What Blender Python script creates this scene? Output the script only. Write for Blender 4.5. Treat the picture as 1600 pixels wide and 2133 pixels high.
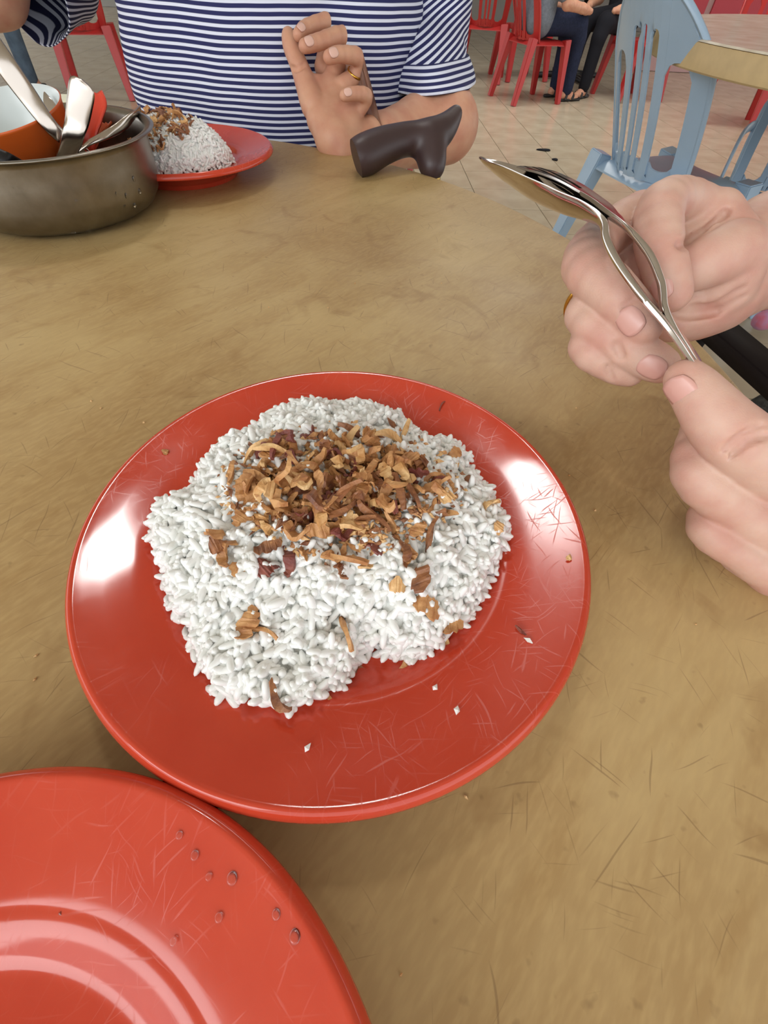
import bpy, bmesh, math, random
import numpy as np
from mathutils import Vector, Matrix, Quaternion
random.seed(7); RNG = np.random.default_rng(7)
scene = bpy.context.scene
COL = scene.collection
for o in list(bpy.data.objects): bpy.data.objects.remove(o, do_unlink=True)
PI = math.pi
# World frame: z = 0 is the table top, the floor lies at z = -0.75.
FLOOR = -0.75
# ------------------------------------------------------------------ camera
S = 0.87
CAM = Vector((0, 0, 0.1902*S)); PITCH = math.radians(52.473); ROLL = math.radians(2.669); FPX = 907.3
_f = Vector((0, math.cos(PITCH), -math.sin(PITCH))); _r = Vector((1, 0, 0)); _u = _r.cross(_f)
RIGHT = math.cos(ROLL)*_r + math.sin(ROLL)*_u
UP = -math.sin(ROLL)*_r + math.cos(ROLL)*_u
FWD = _f
cd = bpy.data.cameras.new('camera'); cam = bpy.data.objects.new('camera', cd); COL.objects.link(cam)
M3 = Matrix((RIGHT, UP, -FWD)).transposed()
cam.matrix_world = Matrix.Translation(CAM) @ M3.to_4x4()
cd.sensor_fit = 'VERTICAL'; cd.sensor_height = 36; cd.lens = FPX/2133*36
cd.clip_start = 0.01; cd.clip_end = 100
scene.camera = cam
def P(px, py, depth):
    """point at a distance along the lens axis"""
    return CAM + depth*(((px-800)/FPX)*RIGHT - ((py-1066.5)/FPX)*UP + FWD)
def Z(px, py, z):
    d = ((px-800)/FPX)*RIGHT - ((py-1066.5)/FPX)*UP + FWD
    return CAM + d*((z-CAM.z)/d.z)
def proj(p):
    d = Vector(p)-CAM; t = d.dot(FWD)
    return (800+FPX*d.dot(RIGHT)/t, 1066.5-FPX*d.dot(UP)/t, t)
# ------------------------------------------------------------------ light
w = bpy.data.worlds.new('world'); scene.world = w; w.use_nodes = True
bg = w.node_tree.nodes['Background']; bg.inputs[0].default_value = (0.93, 0.97, 1.0, 1); bg.inputs[1].default_value = 1.15
def area(name, loc, target, sx, sy, power, color=(1, 1, 1)):
    l = bpy.data.lights.new(name, 'AREA'); l.shape = 'RECTANGLE'; l.size = sx; l.size_y = sy; l.energy = power; l.color = color
    o = bpy.data.objects.new(name, l); COL.objects.link(o); o.location = loc
    o.rotation_euler = (Vector(target)-Vector(loc)).to_track_quat('-Z', 'Y').to_euler(); return o
area('ceiling_lamp_near', (-.26, 1.40, 2.16), (-.26, 1.40, 0), .20, .26, 5.0, (1, .99, .97))
area('shopfront_daylight', (-2.3, -2.7, 2.1), (0, .2, 0), 2.8, 1.7, 44, (.97, .99, 1))
area('background_fill', (1.2, 5.2, 2.16), (1.2, 5.2, 0), 3.0, 1.2, 46, (1, 1, .98))  # unseen overhead fill, added to brighten the floor and chairs in the background
scene.cycles.max_bounces = 6; scene.cycles.diffuse_bounces = 5; scene.cycles.glossy_bounces = 3; scene.cycles.transmission_bounces = 3; scene.cycles.transparent_max_bounces = 6
scene.cycles.use_adaptive_sampling = True; scene.cycles.adaptive_threshold = .04; scene.cycles.caustics_reflective = False; scene.cycles.caustics_refractive = False
vs = scene.view_settings
vs.view_transform = 'Standard'; vs.look = 'None'; vs.exposure = 0.84; vs.gamma = 1.0; vs.use_curve_mapping = False

# ------------------------------------------------------------------ helpers: materials
def lin(c):
    return tuple((v/255/12.92 if v/255 <= .04045 else ((v/255+.055)/1.055)**2.4) for v in c)
def mat(name, rgb, rough=.5, metal=0., spec=.5, var=0., vscale=40., rgb2=None, bump=0., bscale=200., sss=0., sssr=(.01, .004, .002), coat=0., trans=0., ior=None):
    m = bpy.data.materials.new(name); m.use_nodes = True; nt = m.node_tree; b = nt.nodes['Principled BSDF']
    c = lin(rgb)+(1,)
    b.inputs['Base Color'].default_value = c; b.inputs['Roughness'].default_value = rough; b.inputs['Metallic'].default_value = metal
    b.inputs['Specular IOR Level'].default_value = spec; b.inputs['Coat Weight'].default_value = coat; b.inputs['Coat Roughness'].default_value = .08
    b.inputs['Transmission Weight'].default_value = trans
    if ior: b.inputs['IOR'].default_value = ior
    if sss:
        b.inputs['Subsurface Weight'].default_value = sss; b.inputs['Subsurface Radius'].default_value = sssr; b.inputs['Subsurface Scale'].default_value = 1
    tc = nt.nodes.new('ShaderNodeTexCoord')
    if var or rgb2:
        n = nt.nodes.new('ShaderNodeTexNoise'); n.inputs['Scale'].default_value = vscale; n.inputs['Detail'].default_value = 4
        nt.links.new(tc.outputs['Object'], n.inputs['Vector'])
        mx = nt.nodes.new('ShaderNodeMix'); mx.data_type = 'RGBA'
        mx.inputs[6].default_value = c
        mx.inputs[7].default_value = (lin(rgb2) if rgb2 else tuple(v*(1-var) for v in c[:3]))+(1,)
        mr = nt.nodes.new('ShaderNodeMapRange'); mr.inputs[1].default_value = .35; mr.inputs[2].default_value = .68
        nt.links.new(n.outputs['Fac'], mr.inputs[0]); nt.links.new(mr.outputs[0], mx.inputs[0]); nt.links.new(mx.outputs[2], b.inputs['Base Color'])
    if bump:
        n2 = nt.nodes.new('ShaderNodeTexNoise'); n2.inputs['Scale'].default_value = bscale; n2.inputs['Detail'].default_value = 3
        nt.links.new(tc.outputs['Object'], n2.inputs['Vector'])
        bp = nt.nodes.new('ShaderNodeBump'); bp.inputs['Strength'].default_value = bump; bp.inputs['Distance'].default_value = .001
        nt.links.new(n2.outputs['Fac'], bp.inputs['Height']); nt.links.new(bp.outputs[0], b.inputs['Normal'])
    return m
def stripe_mat(name, direction, period, duty, navy, white, wob=.004):
    m = mat(name, navy, .85, spec=.2); nt = m.node_tree; b = nt.nodes['Principled BSDF']; N = nt.nodes.new; L = nt.links.new
    tc = N('ShaderNodeTexCoord')
    n = N('ShaderNodeTexNoise'); n.inputs['Scale'].default_value = 7; n.inputs['Detail'].default_value = 1.5
    L(tc.outputs['Object'], n.inputs['Vector'])
    d = N('ShaderNodeVectorMath'); d.operation = 'DOT_PRODUCT'; d.inputs[1].default_value = direction; L(tc.outputs['Object'], d.inputs[0])
    s = N('ShaderNodeMath'); s.operation = 'MULTIPLY_ADD'; s.inputs[1].default_value = wob*2; L(n.outputs['Fac'], s.inputs[0]); L(d.outputs['Value'], s.inputs[2])
    q = N('ShaderNodeMath'); q.operation = 'DIVIDE'; q.inputs[1].default_value = period; L(s.outputs[0], q.inputs[0])
    fr = N('ShaderNodeMath'); fr.operation = 'FRACT'; L(q.outputs[0], fr.inputs[0])
    r = N('ShaderNodeValToRGB'); e = r.color_ramp.elements
    e[0].position = duty-.04; e[0].color = lin(white)+(1,); e[1].position = duty+.04; e[1].color = lin(navy)+(1,)
    a = e.new(.0); a.color = lin(navy)+(1,); c = e.new(.06); c.color = lin(white)+(1,)
    L(fr.outputs[0], r.inputs[0]); L(r.outputs[0], b.inputs['Base Color'])
    return m
# ------------------------------------------------------------------ helpers: objects
def tag(o, label=None, cat=None, group=None, kind=None):
    if label: o['label'] = label
    if cat: o['category'] = cat
    if group: o['group'] = group
    if kind: o['kind'] = kind
    return o
def empty(name, loc=(0, 0, 0), rz=0):
    o = bpy.data.objects.new(name, None); COL.objects.link(o); o.location = loc; o.rotation_euler = (0, 0, rz); o.empty_display_size = .05
    bpy.context.view_layer.update(); return o
def obj(name, me, m, parent=None, smooth=True, keep=True):
    o = bpy.data.objects.new(name, me); COL.objects.link(o)
    if m: me.materials.clear(); me.materials.append(m)
    if smooth:
        me.polygons.foreach_set('use_smooth', [True]*len(me.polygons))
    if parent:
        o.parent = parent
        if keep: o.matrix_parent_inverse = parent.matrix_basis.inverted() if parent.parent is None else Matrix()
    return o
def mesh(verts, faces, name='mesh'):
    me = bpy.data.meshes.new(name); me.from_pydata([tuple(v) for v in verts], [], [tuple(int(i) for i in f) for f in faces]); me.update(); return me
def bm_mesh(bm, name='mesh'):
    bmesh.ops.recalc_face_normals(bm, faces=bm.faces[:])
    me = bpy.data.meshes.new(name); bm.to_mesh(me); bm.free(); return me
def recalc(me):
    bm = bmesh.new(); bm.from_mesh(me); bmesh.ops.recalc_face_normals(bm, faces=bm.faces[:]); bm.to_mesh(me); bm.free(); return me
def sharp(o, ang=40):
    me = o.data
    try: me.set_sharp_from_angle(angle=math.radians(ang))
    except Exception: pass
    return o
def lathe(prof, n=96, close=False):
    vs_, fs = [], []; k = len(prof)
    for i in range(n):
        a = 2*PI*i/n
        for r, z in prof: vs_.append((r*math.cos(a), r*math.sin(a), z))
    for i in range(n):
        j = (i+1) % n
        for t in range(k-1 if not close else k):
            u = (t+1) % k
            fs.append((i*k+t, j*k+t, j*k+u, i*k+u))
    me = mesh(vs_, fs); bm = bmesh.new(); bm.from_mesh(me); bmesh.ops.remove_doubles(bm, verts=bm.verts[:], dist=1e-6)
    bmesh.ops.dissolve_degenerate(bm, edges=bm.edges[:], dist=1e-7)
    bmesh.ops.recalc_face_normals(bm, faces=bm.faces[:]); bm.to_mesh(me); bm.free(); return me
def catmull(pts, n):
    p = [np.array(q, float) for q in pts]; p = [2*p[0]-p[1]]+p+[2*p[-1]-p[-2]]; out = []
    for i in range(1, len(p)-2):
        for t in np.linspace(0, 1, n, endpoint=False):
            a, b, c, d = p[i-1], p[i], p[i+1], p[i+2]
            out.append(.5*((2*b)+(-a+c)*t+(2*a-5*b+4*c-d)*t*t+(-a+3*b-3*c+d)*t**3))
    out.append(p[-2]); return np.array(out)
def tube(pts, radii, n=14, sub=6, flat=None, wdir=None):
    """swept round or oval body with rounded ends; pts rows, radii half-width; flat = thickness ratio, wdir = width direction"""
    r = np.asarray(radii, float); q = np.c_[np.array([tuple(p) for p in pts]), r]
    if flat is not None and np.ndim(flat): q = np.c_[q, np.asarray(flat, float)]
    c = catmull(q, sub); pos = c[:, :3]; rr = np.maximum(c[:, 3], 1e-5); fl = c[:, 4] if c.shape[1] > 4 else np.full(len(c), 1. if flat is None else flat)
    tg = np.gradient(pos, axis=0); tg /= np.linalg.norm(tg, axis=1)[:, None]
    ref = np.array(wdir if wdir is not None else (0.13, .21, 1.), float); vs_, fs = [], []
    last = None
    for i in range(len(pos)):
        base = ref if (wdir is not None or last is None) else last
        a = base-tg[i]*(base@tg[i]); a /= np.linalg.norm(a)+1e-12; b = np.cross(tg[i], a); last = a
        for k in range(n):
            t = 2*PI*k/n; vs_.append(pos[i]+rr[i]*(math.cos(t)*a+fl[i]*math.sin(t)*b))
    for i in range(len(pos)-1):
        for k in range(n):
            k2 = (k+1) % n; fs.append((i*n+k, i*n+k2, (i+1)*n+k2, (i+1)*n+k))
    fs.append(tuple(range(n))[::-1]); fs.append(tuple((len(pos)-1)*n+k for k in range(n)))
    return mesh(vs_, fs)
def capsule_tube(pts, radii, **kw):
    pts = [np.array(tuple(p), float) for p in pts]; radii = list(radii)
    d0 = pts[0]-pts[1]; d0 /= np.linalg.norm(d0); d1 = pts[-1]-pts[-2]; d1 /= np.linalg.norm(d1)
    pts = [pts[0]+d0*radii[0]*.55, pts[0]+d0*radii[0]*.4]+pts+[pts[-1]+d1*radii[-1]*.4, pts[-1]+d1*radii[-1]*.55]
    radii = [radii[0]*.25, radii[0]*.72]+radii+[radii[-1]*.72, radii[-1]*.25]
    if len(pts) == 6: kw['sub'] = 1
    return tube(pts, radii, **kw)
def box(cx, cy, cz, sx, sy, sz, bevel=0):
    bm = bmesh.new(); bmesh.ops.create_cube(bm, size=1)
    for v in bm.verts: v.co = Vector((cx+v.co.x*sx, cy+v.co.y*sy, cz+v.co.z*sz))
    if bevel: bmesh.ops.bevel(bm, geom=bm.edges[:], offset=bevel, segments=2, affect='EDGES', profile=.6)
    return bm_mesh(bm)
def taper(a, b, wa, wb, ref=(0, 1, 0), bevel=.004):
    """tapered square post from a (half sizes wa) to b (half sizes wb)"""
    a = Vector(a); b = Vector(b); d = (b-a).normalized(); x = d.cross(Vector(ref)).normalized(); y = x.cross(d).normalized()
    bm = bmesh.new(); vv = []
    for p, h in ((a, wa), (b, wb)):
        for sx, sy in ((-1, -1), (1, -1), (1, 1), (-1, 1)): vv.append(bm.verts.new(p+x*sx*h[0]+y*sy*h[1]))
    for f in ((0, 1, 2, 3), (7, 6, 5, 4), (0, 4, 5, 1), (1, 5, 6, 2), (2, 6, 7, 3), (3, 7, 4, 0)): bm.faces.new([vv[i] for i in f])
    if bevel: bmesh.ops.bevel(bm, geom=bm.edges[:], offset=bevel, segments=2, affect='EDGES')
    return bm_mesh(bm)
def copy_tree(o, parent=None):
    c = o.copy(); COL.objects.link(c)
    if parent: c.parent = parent
    for ch in list(o.children): copy_tree(ch, c)
    return c
# ------------------------------------------------------------------ helpers: rounded bodies by distance field + surface nets
def surface_nets(f, org, h):
    s = f < 0
    cx, cy, cz = (n-1 for n in f.shape)
    corners = [(i, j, k) for i in (0, 1) for j in (0, 1) for k in (0, 1)]
    cnt = sum(s[i:i+cx, j:j+cy, k:k+cz].astype(np.int8) for i, j, k in corners)
    act = (cnt > 0) & (cnt < 8); idx = np.full(act.shape, -1, np.int64); cells = np.argwhere(act); idx[act] = np.arange(len(cells))
    acc = np.zeros((len(cells), 3)); num = np.zeros(len(cells))
    I, J, K = cells.T
    for a in corners:
        for ax in range(3):
            if a[ax]: continue
            b = list(a); b[ax] = 1
            fa = f[I+a[0], J+a[1], K+a[2]]; fb = f[I+b[0], J+b[1], K+b[2]]; cr = (fa < 0) != (fb < 0)
            t = np.where(cr, fa/(fa-fb+1e-20), 0)
            p = np.tile(np.array(a, float), (len(cells), 1)); p[:, ax] = t
            acc[cr] += p[cr]; num[cr] += 1
    v = org+h*(cells+acc/num[:, None]); faces = []
    for ax in range(3):
        sl0 = [slice(None)]*3; sl1 = [slice(None)]*3; sl0[ax] = slice(0, -1); sl1[ax] = slice(1, None)
        s0 = s[tuple(sl0)]; s1 = s[tuple(sl1)]
        e = np.argwhere(s0 != s1)
        u, w_ = [(1, 2), (2, 0), (0, 1)][ax]
        ok = (e[:, u] > 0) & (e[:, w_] > 0) & (e[:, u] < f.shape[u]-1) & (e[:, w_] < f.shape[w_]-1); e = e[ok]
        inside = s0[tuple(e.T)]
        def at(du, dw):
            q = e.copy(); q[:, u] -= du; q[:, w_] -= dw; return idx[tuple(q.T)]
        quad = np.stack([at(1, 1), at(0, 1), at(0, 0), at(1, 0)], 1)
        quad[~inside] = quad[~inside][:, ::-1]; faces.append(quad)
    return v, np.concatenate(faces)
def body(chains, h=.0012, k=.004, cuts=(), disp=None, smooth=1, ell=()):
    """chains: lists of (x,y,z,r) knots, each a run of round cones; blended with radius k"""
    segs = []
    for ch in chains:
        kk = k
        if isinstance(ch, tuple): ch, kk = ch
        ch = [tuple(c) for c in ch]
        if len(ch) == 1: ch = ch*2
        for a, b in zip(ch[:-1], ch[1:]): segs.append((np.array(a[:3], float), np.array(b[:3], float), a[3], b[3], kk))
    lo = np.min([np.minimum(a-ra, b-rb) for a, b, ra, rb, _ in segs]+[np.array(c)-np.array(r) for c, r, _ in ell], axis=0)-6*h
    hi = np.max([np.maximum(a+ra, b+rb) for a, b, ra, rb, _ in segs]+[np.array(c)+np.array(r) for c, r, _ in ell], axis=0)+6*h
    n = np.ceil((hi-lo)/h).astype(int)+1; f = np.full(n, .05 if h < .004 else .3)
    ax = [lo[i]+h*np.arange(n[i]) for i in range(3)]
    def region(l, u):
        i0 = np.maximum(np.floor((l-lo)/h).astype(int), 0); i1 = np.minimum(np.ceil((u-lo)/h).astype(int)+1, n)
        g = np.meshgrid(*[ax[i][i0[i]:i1[i]] for i in range(3)], indexing='ij')
        return tuple(slice(i0[i], i1[i]) for i in range(3)), np.stack(g, -1)
    def smin(a, b, q):
        hh = np.clip(.5+.5*(b-a)/q, 0, 1); return b*(1-hh)+a*hh-q*hh*(1-hh)
    def seg(pt, a, b, ra, rb):
        d = b-a; t = np.clip(((pt-a)@d)/max(d@d, 1e-12), 0, 1)
        return np.linalg.norm(pt-a-t[..., None]*d, axis=-1)-(ra+(rb-ra)*t)
    for c, r, kk in ell:
        c = np.array(c, float); r = np.array(r, float); m = kk+3*h
        sl, pt = region(c-r-m, c+r+m)
        q = (pt-c)/r; l = np.linalg.norm(q, axis=-1); g = np.linalg.norm(q/r, axis=-1)+1e-9
        f[sl] = smin(f[sl], l*(l-1)/g, kk)
    for a, b, ra, rb, kk in segs:
        m = max(ra, rb)+kk+3*h
        sl, pt = region(np.minimum(a, b)-m, np.maximum(a, b)+m)
        f[sl] = smin(f[sl], seg(pt, a, b, ra, rb), kk)
    for a, b, r, kk in cuts:
        a = np.array(a, float); b = np.array(b, float); m = r+kk+2*h
        sl, pt = region(np.minimum(a, b)-m, np.maximum(a, b)+m)
        f[sl] = -smin(-f[sl], seg(pt, a, b, r, r*.6), kk)
    if disp is not None:
        g = np.meshgrid(*ax, indexing='ij'); f = f+disp(*g)
    v, q = surface_nets(f, lo, h)
    if smooth:
        e = np.concatenate([q[:, [0, 1]], q[:, [1, 2]], q[:, [2, 3]], q[:, [3, 0]]])
        for _ in range(smooth):
            acc = np.zeros_like(v); c = np.zeros(len(v))
            np.add.at(acc, e[:, 0], v[e[:, 1]]); np.add.at(acc, e[:, 1], v[e[:, 0]]); np.add.at(c, e[:, 0], 1); np.add.at(c, e[:, 1], 1)
            v = v*.5+.5*acc/c[:, None]
    me = bpy.data.meshes.new('body'); me.vertices.add(len(v)); me.vertices.foreach_set('co', v.ravel())
    me.loops.add(q.size); me.loops.foreach_set('vertex_index', q.ravel().astype(np.int32))
    me.polygons.add(len(q)); me.polygons.foreach_set('loop_start', np.arange(0, q.size, 4, dtype=np.int32)); me.polygons.foreach_set('loop_total', np.full(len(q), 4, np.int32))
    me.update(calc_edges=True); me.validate(); return me
def sm(ch, n=3): return [tuple(q) for q in catmull(ch, n)]
def bridge(fine, coarse, co, no):
    """cut both surfaces at a plane, keep the fine one on the side of no, sew them together"""
    bm = bmesh.new(); bm.from_mesh(fine)
    bmesh.ops.bisect_plane(bm, geom=bm.verts[:]+bm.edges[:]+bm.faces[:], plane_co=co, plane_no=no, clear_inner=True)
    nf = len(bm.verts); b2 = bmesh.new(); b2.from_mesh(coarse)
    near = [v for v in b2.verts if (v.co-Vector(co)).length < .11]
    fs = list({f for v in near for f in v.link_faces}); g = list({v for f in fs for v in f.verts})+list({e for f in fs for e in f.edges})+fs
    bmesh.ops.bisect_plane(b2, geom=g, plane_co=co, plane_no=no)
    n = Vector(no).normalized()
    # only the limb beyond the cut: flood from the far side
    side = set(f for f in b2.faces if (f.calc_center_median()-Vector(co)).dot(n) > 1e-6)
    seed = [f for f in side if (f.calc_center_median()-Vector(co)).length < .06]; seen = set(seed); stack = list(seed)
    while stack:
        f = stack.pop()
        for e in f.edges:
            for g_ in e.link_faces:
                if g_ in side and g_ not in seen: seen.add(g_); stack.append(g_)
    bmesh.ops.delete(b2, geom=list(seen), context='FACES')
    bmesh.ops.delete(b2, geom=[v for v in b2.verts if not v.link_faces], context='VERTS')
    t = bpy.data.meshes.new('t'); b2.to_mesh(t); b2.free(); bm.from_mesh(t)
    be = [e for e in bm.edges if e.is_boundary and (e.verts[0].co-Vector(co)).length < .1 and abs((e.verts[0].co-Vector(co)).dot(n)) < 1e-4]
    try: bmesh.ops.bridge_loops(bm, edges=be)
    except Exception as ex: print('bridge failed', ex)
    bmesh.ops.recalc_face_normals(bm, faces=bm.faces[:])
    me = bpy.data.meshes.new('joined'); bm.to_mesh(me); bm.free(); return me
def crease(chains, pts, d0, r=.0006, k=.0026):
    """a skin fold that follows the surface seen along the given line of sight points"""
    segs = []
    for c in chains:
        c = c[0] if isinstance(c, tuple) else c
        for a, b in zip(c[:-1], c[1:]): segs.append((np.array(a[:3]), np.array(b[:3]), a[3], b[3]))
    hit = []
    pl = catmull([(x, y) for x, y in pts], 4) if len(pts) > 2 else np.array(pts, float)
    for x, y in pl:
        ds = np.arange(d0-.03, d0+.05, .0006); pp = np.array([tuple(P(float(x), float(y), float(d))) for d in ds]); best = np.full(len(ds), 1.)
        for a, b, ra, rb in segs:
            v = b-a; t = np.clip(((pp-a)@v)/max(v@v, 1e-12), 0, 1); best = np.minimum(best, np.linalg.norm(pp-a-t[:, None]*v, axis=1)-(ra+(rb-ra)*t))
        w_ = np.where(best < 0)[0]
        if len(w_): hit.append(pp[w_[0]])
    return [(tuple(a), tuple(b), r, k) for a, b in zip(hit[:-1], hit[1:])]
def kn(px, py, d, r):     # knot from a picture position, a distance and a radius in mm
    p = P(px, py, d); return (p.x, p.y, p.z, r/1000)
def kw(x, y, z, r): return (x, y, z, r)
def nail(name, center, along, normal, L, W, m, parent):
    """a curved fingernail plate"""
    c = Vector(center); n = Vector(normal).normalized(); a = Vector(along); a = (a-n*a.dot(n)).normalized(); b = n.cross(a)
    vs_, fs = [], []; nu, nv = 9, 9
    for s_ in (0, 1):
        for i in range(nu):
            for j in range(nv):
                u = -1+2*i/(nu-1); v = -1+2*j/(nv-1)
                x = u*math.sqrt(1-.42*v*v); y = v*math.sqrt(1-.36*u*u)
                zz = -.17*W*y*y-.04*L*x*x-(.0009 if s_ else 0)
                vs_.append(c+a*x*L/2+b*y*W/2+n*zz)
    o_ = nu*nv
    for i in range(nu-1):
        for j in range(nv-1):
            q = (i*nv+j, (i+1)*nv+j, (i+1)*nv+j+1, i*nv+j+1); fs.append(q); fs.append(tuple(o_+t for t in q[::-1]))
    ring = [i*nv for i in range(nu)]+[(nu-1)*nv+j for j in range(1, nv)]+[i*nv+nv-1 for i in range(nu-2, -1, -1)]+[j for j in range(nv-2, 0, -1)]
    for i in range(len(ring)):
        p_, q_ = ring[i], ring[(i+1) % len(ring)]; fs.append((p_, p_+o_, q_+o_, q_))
    return obj(name, recalc(mesh(vs_, fs)), m, parent)

# ------------------------------------------------------------------ materials
M = {}
M['red'] = mat('red_melamine', (197, 70, 46), .09, spec=.42, rgb2=(190, 62, 40), vscale=30)
def scratch(m, amt=.5):      # fine wear: scattered hairline scratches and dull patches
    nt = m.node_tree; b = nt.nodes['Principled BSDF']; N = nt.nodes.new; L = nt.links.new
    tc = N('ShaderNodeTexCoord'); acc = None
    nz = N('ShaderNodeTexNoise'); nz.inputs['Scale'].default_value = 26; nz.inputs['Detail'].default_value = 2; L(tc.outputs['Object'], nz.inputs['Vector'])
    wv = N('ShaderNodeVectorMath'); wv.operation = 'MULTIPLY_ADD'; wv.inputs[1].default_value = (.012, .012, 0); L(nz.outputs['Color'], wv.inputs[0]); L(tc.outputs['Object'], wv.inputs[2])
    for i, (rz, sc) in enumerate(((.25, 1.), (.9, 1.25), (1.6, .85), (2.2, 1.1), (2.8, .95))):
        mp = N('ShaderNodeMapping'); mp.vector_type = 'TEXTURE'; mp.inputs['Rotation'].default_value = (0, 0, rz); mp.inputs['Location'].default_value = (i*.73, i*.31, 0); mp.inputs['Scale'].default_value = (1/(1500*sc), 1/(60*sc), 1/(60*sc))
        n = N('ShaderNodeTexNoise'); n.inputs['Scale'].default_value = 1; n.inputs['Detail'].default_value = 0
        L(wv.outputs[0], mp.inputs[0]); L(mp.outputs[0], n.inputs['Vector'])
        r = N('ShaderNodeMapRange'); r.inputs[1].default_value = .73; r.inputs[2].default_value = .80; L(n.outputs['Fac'], r.inputs[0])
        if acc is None: acc = r.outputs[0]
        else:
            a = N('ShaderNodeMath'); a.operation = 'MAXIMUM'; L(acc, a.inputs[0]); L(r.outputs[0], a.inputs[1]); acc = a.outputs[0]
    pt = N('ShaderNodeTexNoise'); pt.inputs['Scale'].default_value = 18; pt.inputs['Detail'].default_value = 4; L(tc.outputs['Object'], pt.inputs['Vector'])
    pr = N('ShaderNodeMapRange'); pr.inputs[1].default_value = .42; pr.inputs[2].default_value = .62; L(pt.outputs['Fac'], pr.inputs[0])
    am = N('ShaderNodeMath'); am.operation = 'MULTIPLY'; L(acc, am.inputs[0]); L(pr.outputs[0], am.inputs[1]); acc = am.outputs[0]
    r0 = N('ShaderNodeMapRange'); r0.inputs[3].default_value = b.inputs['Roughness'].default_value-.03; r0.inputs[4].default_value = b.inputs['Roughness'].default_value+.05; L(pr.outputs[0], r0.inputs[0])
    mr = N('ShaderNodeMath'); mr.operation = 'MULTIPLY_ADD'; mr.inputs[1].default_value = .15; L(acc, mr.inputs[0]); L(r0.outputs[0], mr.inputs[2])
    L(mr.outputs[0], b.inputs['Roughness'])
    src = b.inputs['Base Color'].links[0].from_socket
    mx = N('ShaderNodeMix'); mx.data_type = 'RGBA'; mx.inputs[7].default_value = lin((216, 120, 104))+(1,)
    q = N('ShaderNodeMath'); q.operation = 'MULTIPLY'; q.inputs[1].default_value = .4*amt; L(acc, q.inputs[0]); L(q.outputs[0], mx.inputs[0]); L(src, mx.inputs[6]); L(mx.outputs[2], b.inputs['Base Color'])
scratch(M['red'], .26)
M['rice'] = mat('cooked_rice', (250, 250, 248), .3, spec=.5, rgb2=(244, 245, 240), vscale=300)
def translucent(m, fac, rgb):
    nt = m.node_tree; b = nt.nodes['Principled BSDF']; out_ = nt.nodes['Material Output']
    t = nt.nodes.new('ShaderNodeBsdfTranslucent'); t.inputs[0].default_value = lin(rgb)+(1,)
    x = nt.nodes.new('ShaderNodeMixShader'); x.inputs[0].default_value = fac
    nt.links.new(b.outputs[0], x.inputs[1]); nt.links.new(t.outputs[0], x.inputs[2]); nt.links.new(x.outputs[0], out_.inputs[0])
translucent(M['rice'], .12, (252, 253, 250))
M['ricebase'] = mat('rice_under', (222, 224, 218), .5, bump=.4, bscale=300)
M['shallot'] = [mat('shallot_gold', (202, 152, 98), .55, rgb2=(160, 104, 58), vscale=350, bump=.5, bscale=900),
                mat('shallot_brown', (162, 108, 68), .5, rgb2=(108, 64, 42), vscale=300, bump=.5, bscale=900),
                mat('shallot_pale', (226, 188, 134), .6, rgb2=(192, 140, 82), vscale=320, bump=.5, bscale=900),
                mat('shallot_purple', (140, 78, 62), .5, rgb2=(110, 52, 46), vscale=300, bump=.5, bscale=900)]
M['steel'] = mat('polished_steel', (205, 198, 192), .12, metal=1)
M['steelb'] = mat('brushed_steel', (150, 145, 136), .33, metal=1, bump=.05, bscale=500, rgb2=(132, 126, 116), vscale=60)
M['steeld'] = mat('handle_steel', (186, 176, 166), .2, metal=1)
M['skin'] = mat('fair_skin', (206, 170, 152), .5, spec=.35, rgb2=(196, 148, 132), vscale=60, bump=.12, bscale=1400, sss=.25, sssr=(.006, .0025, .0012))
M['skin_tan'] = mat('tan_skin', (202, 154, 126), .5, spec=.35, rgb2=(190, 134, 110), vscale=40, bump=.12, bscale=1200, sss=.2, sssr=(.006, .0025, .0012))
M['nail'] = mat('fingernail', (208, 160, 148), .32, spec=.5, rgb2=(202, 150, 138), vscale=120)
M['nail_tan'] = mat('fingernail_tan', (220, 178, 162), .35, spec=.4)
M['gold'] = mat('gold', (218, 168, 72), .2, metal=1)
M['cane'] = mat('dark_brown_cane', (58, 42, 42), .42, spec=.45, bump=.08, bscale=900)
M['brass'] = mat('brass', (214, 182, 104), .25, metal=1)
M['blue'] = mat('pale_blue_plastic', (158, 182, 204), .3, spec=.5, rgb2=(150, 174, 196), vscale=6)
M['redp'] = mat('red_plastic', (168, 42, 40), .35, spec=.5)
M['denim'] = mat('navy_denim', (38, 44, 66), .85, spec=.2, var=.3, vscale=60)
M['black'] = mat('black_cloth', (26, 26, 32), .85, spec=.2)
M['grey'] = mat('grey_cloth', (116, 122, 132), .85, spec=.2, var=.25, vscale=60)
M['jeans'] = mat('washed_jeans', (84, 100, 116), .85, spec=.2, var=.3, vscale=20)
M['leather'] = mat('black_sandal', (24, 22, 22), .5)
M['hair'] = mat('black_hair', (24, 20, 18), .5, bump=.6, bscale=400)
M['eye'] = mat('dark_eye', (30, 22, 18), .2)
M['lip'] = mat('lips', (178, 110, 96), .5)
M['cream'] = mat('cream_melamine', (214, 212, 190), .4)
M['orange'] = mat('orange_melamine', (208, 92, 30), .35)
M['white_wet'] = mat('white_bowl_inside', (198, 204, 202), .25, bump=.1, bscale=120)
M['redspoon'] = mat('red_plastic_spoon', (216, 70, 48), .35)
M['orangespoon'] = mat('orange_plastic_spoon', (196, 84, 40), .35)
M['water'] = mat('water', (255, 255, 255), .03, spec=.5)
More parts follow.
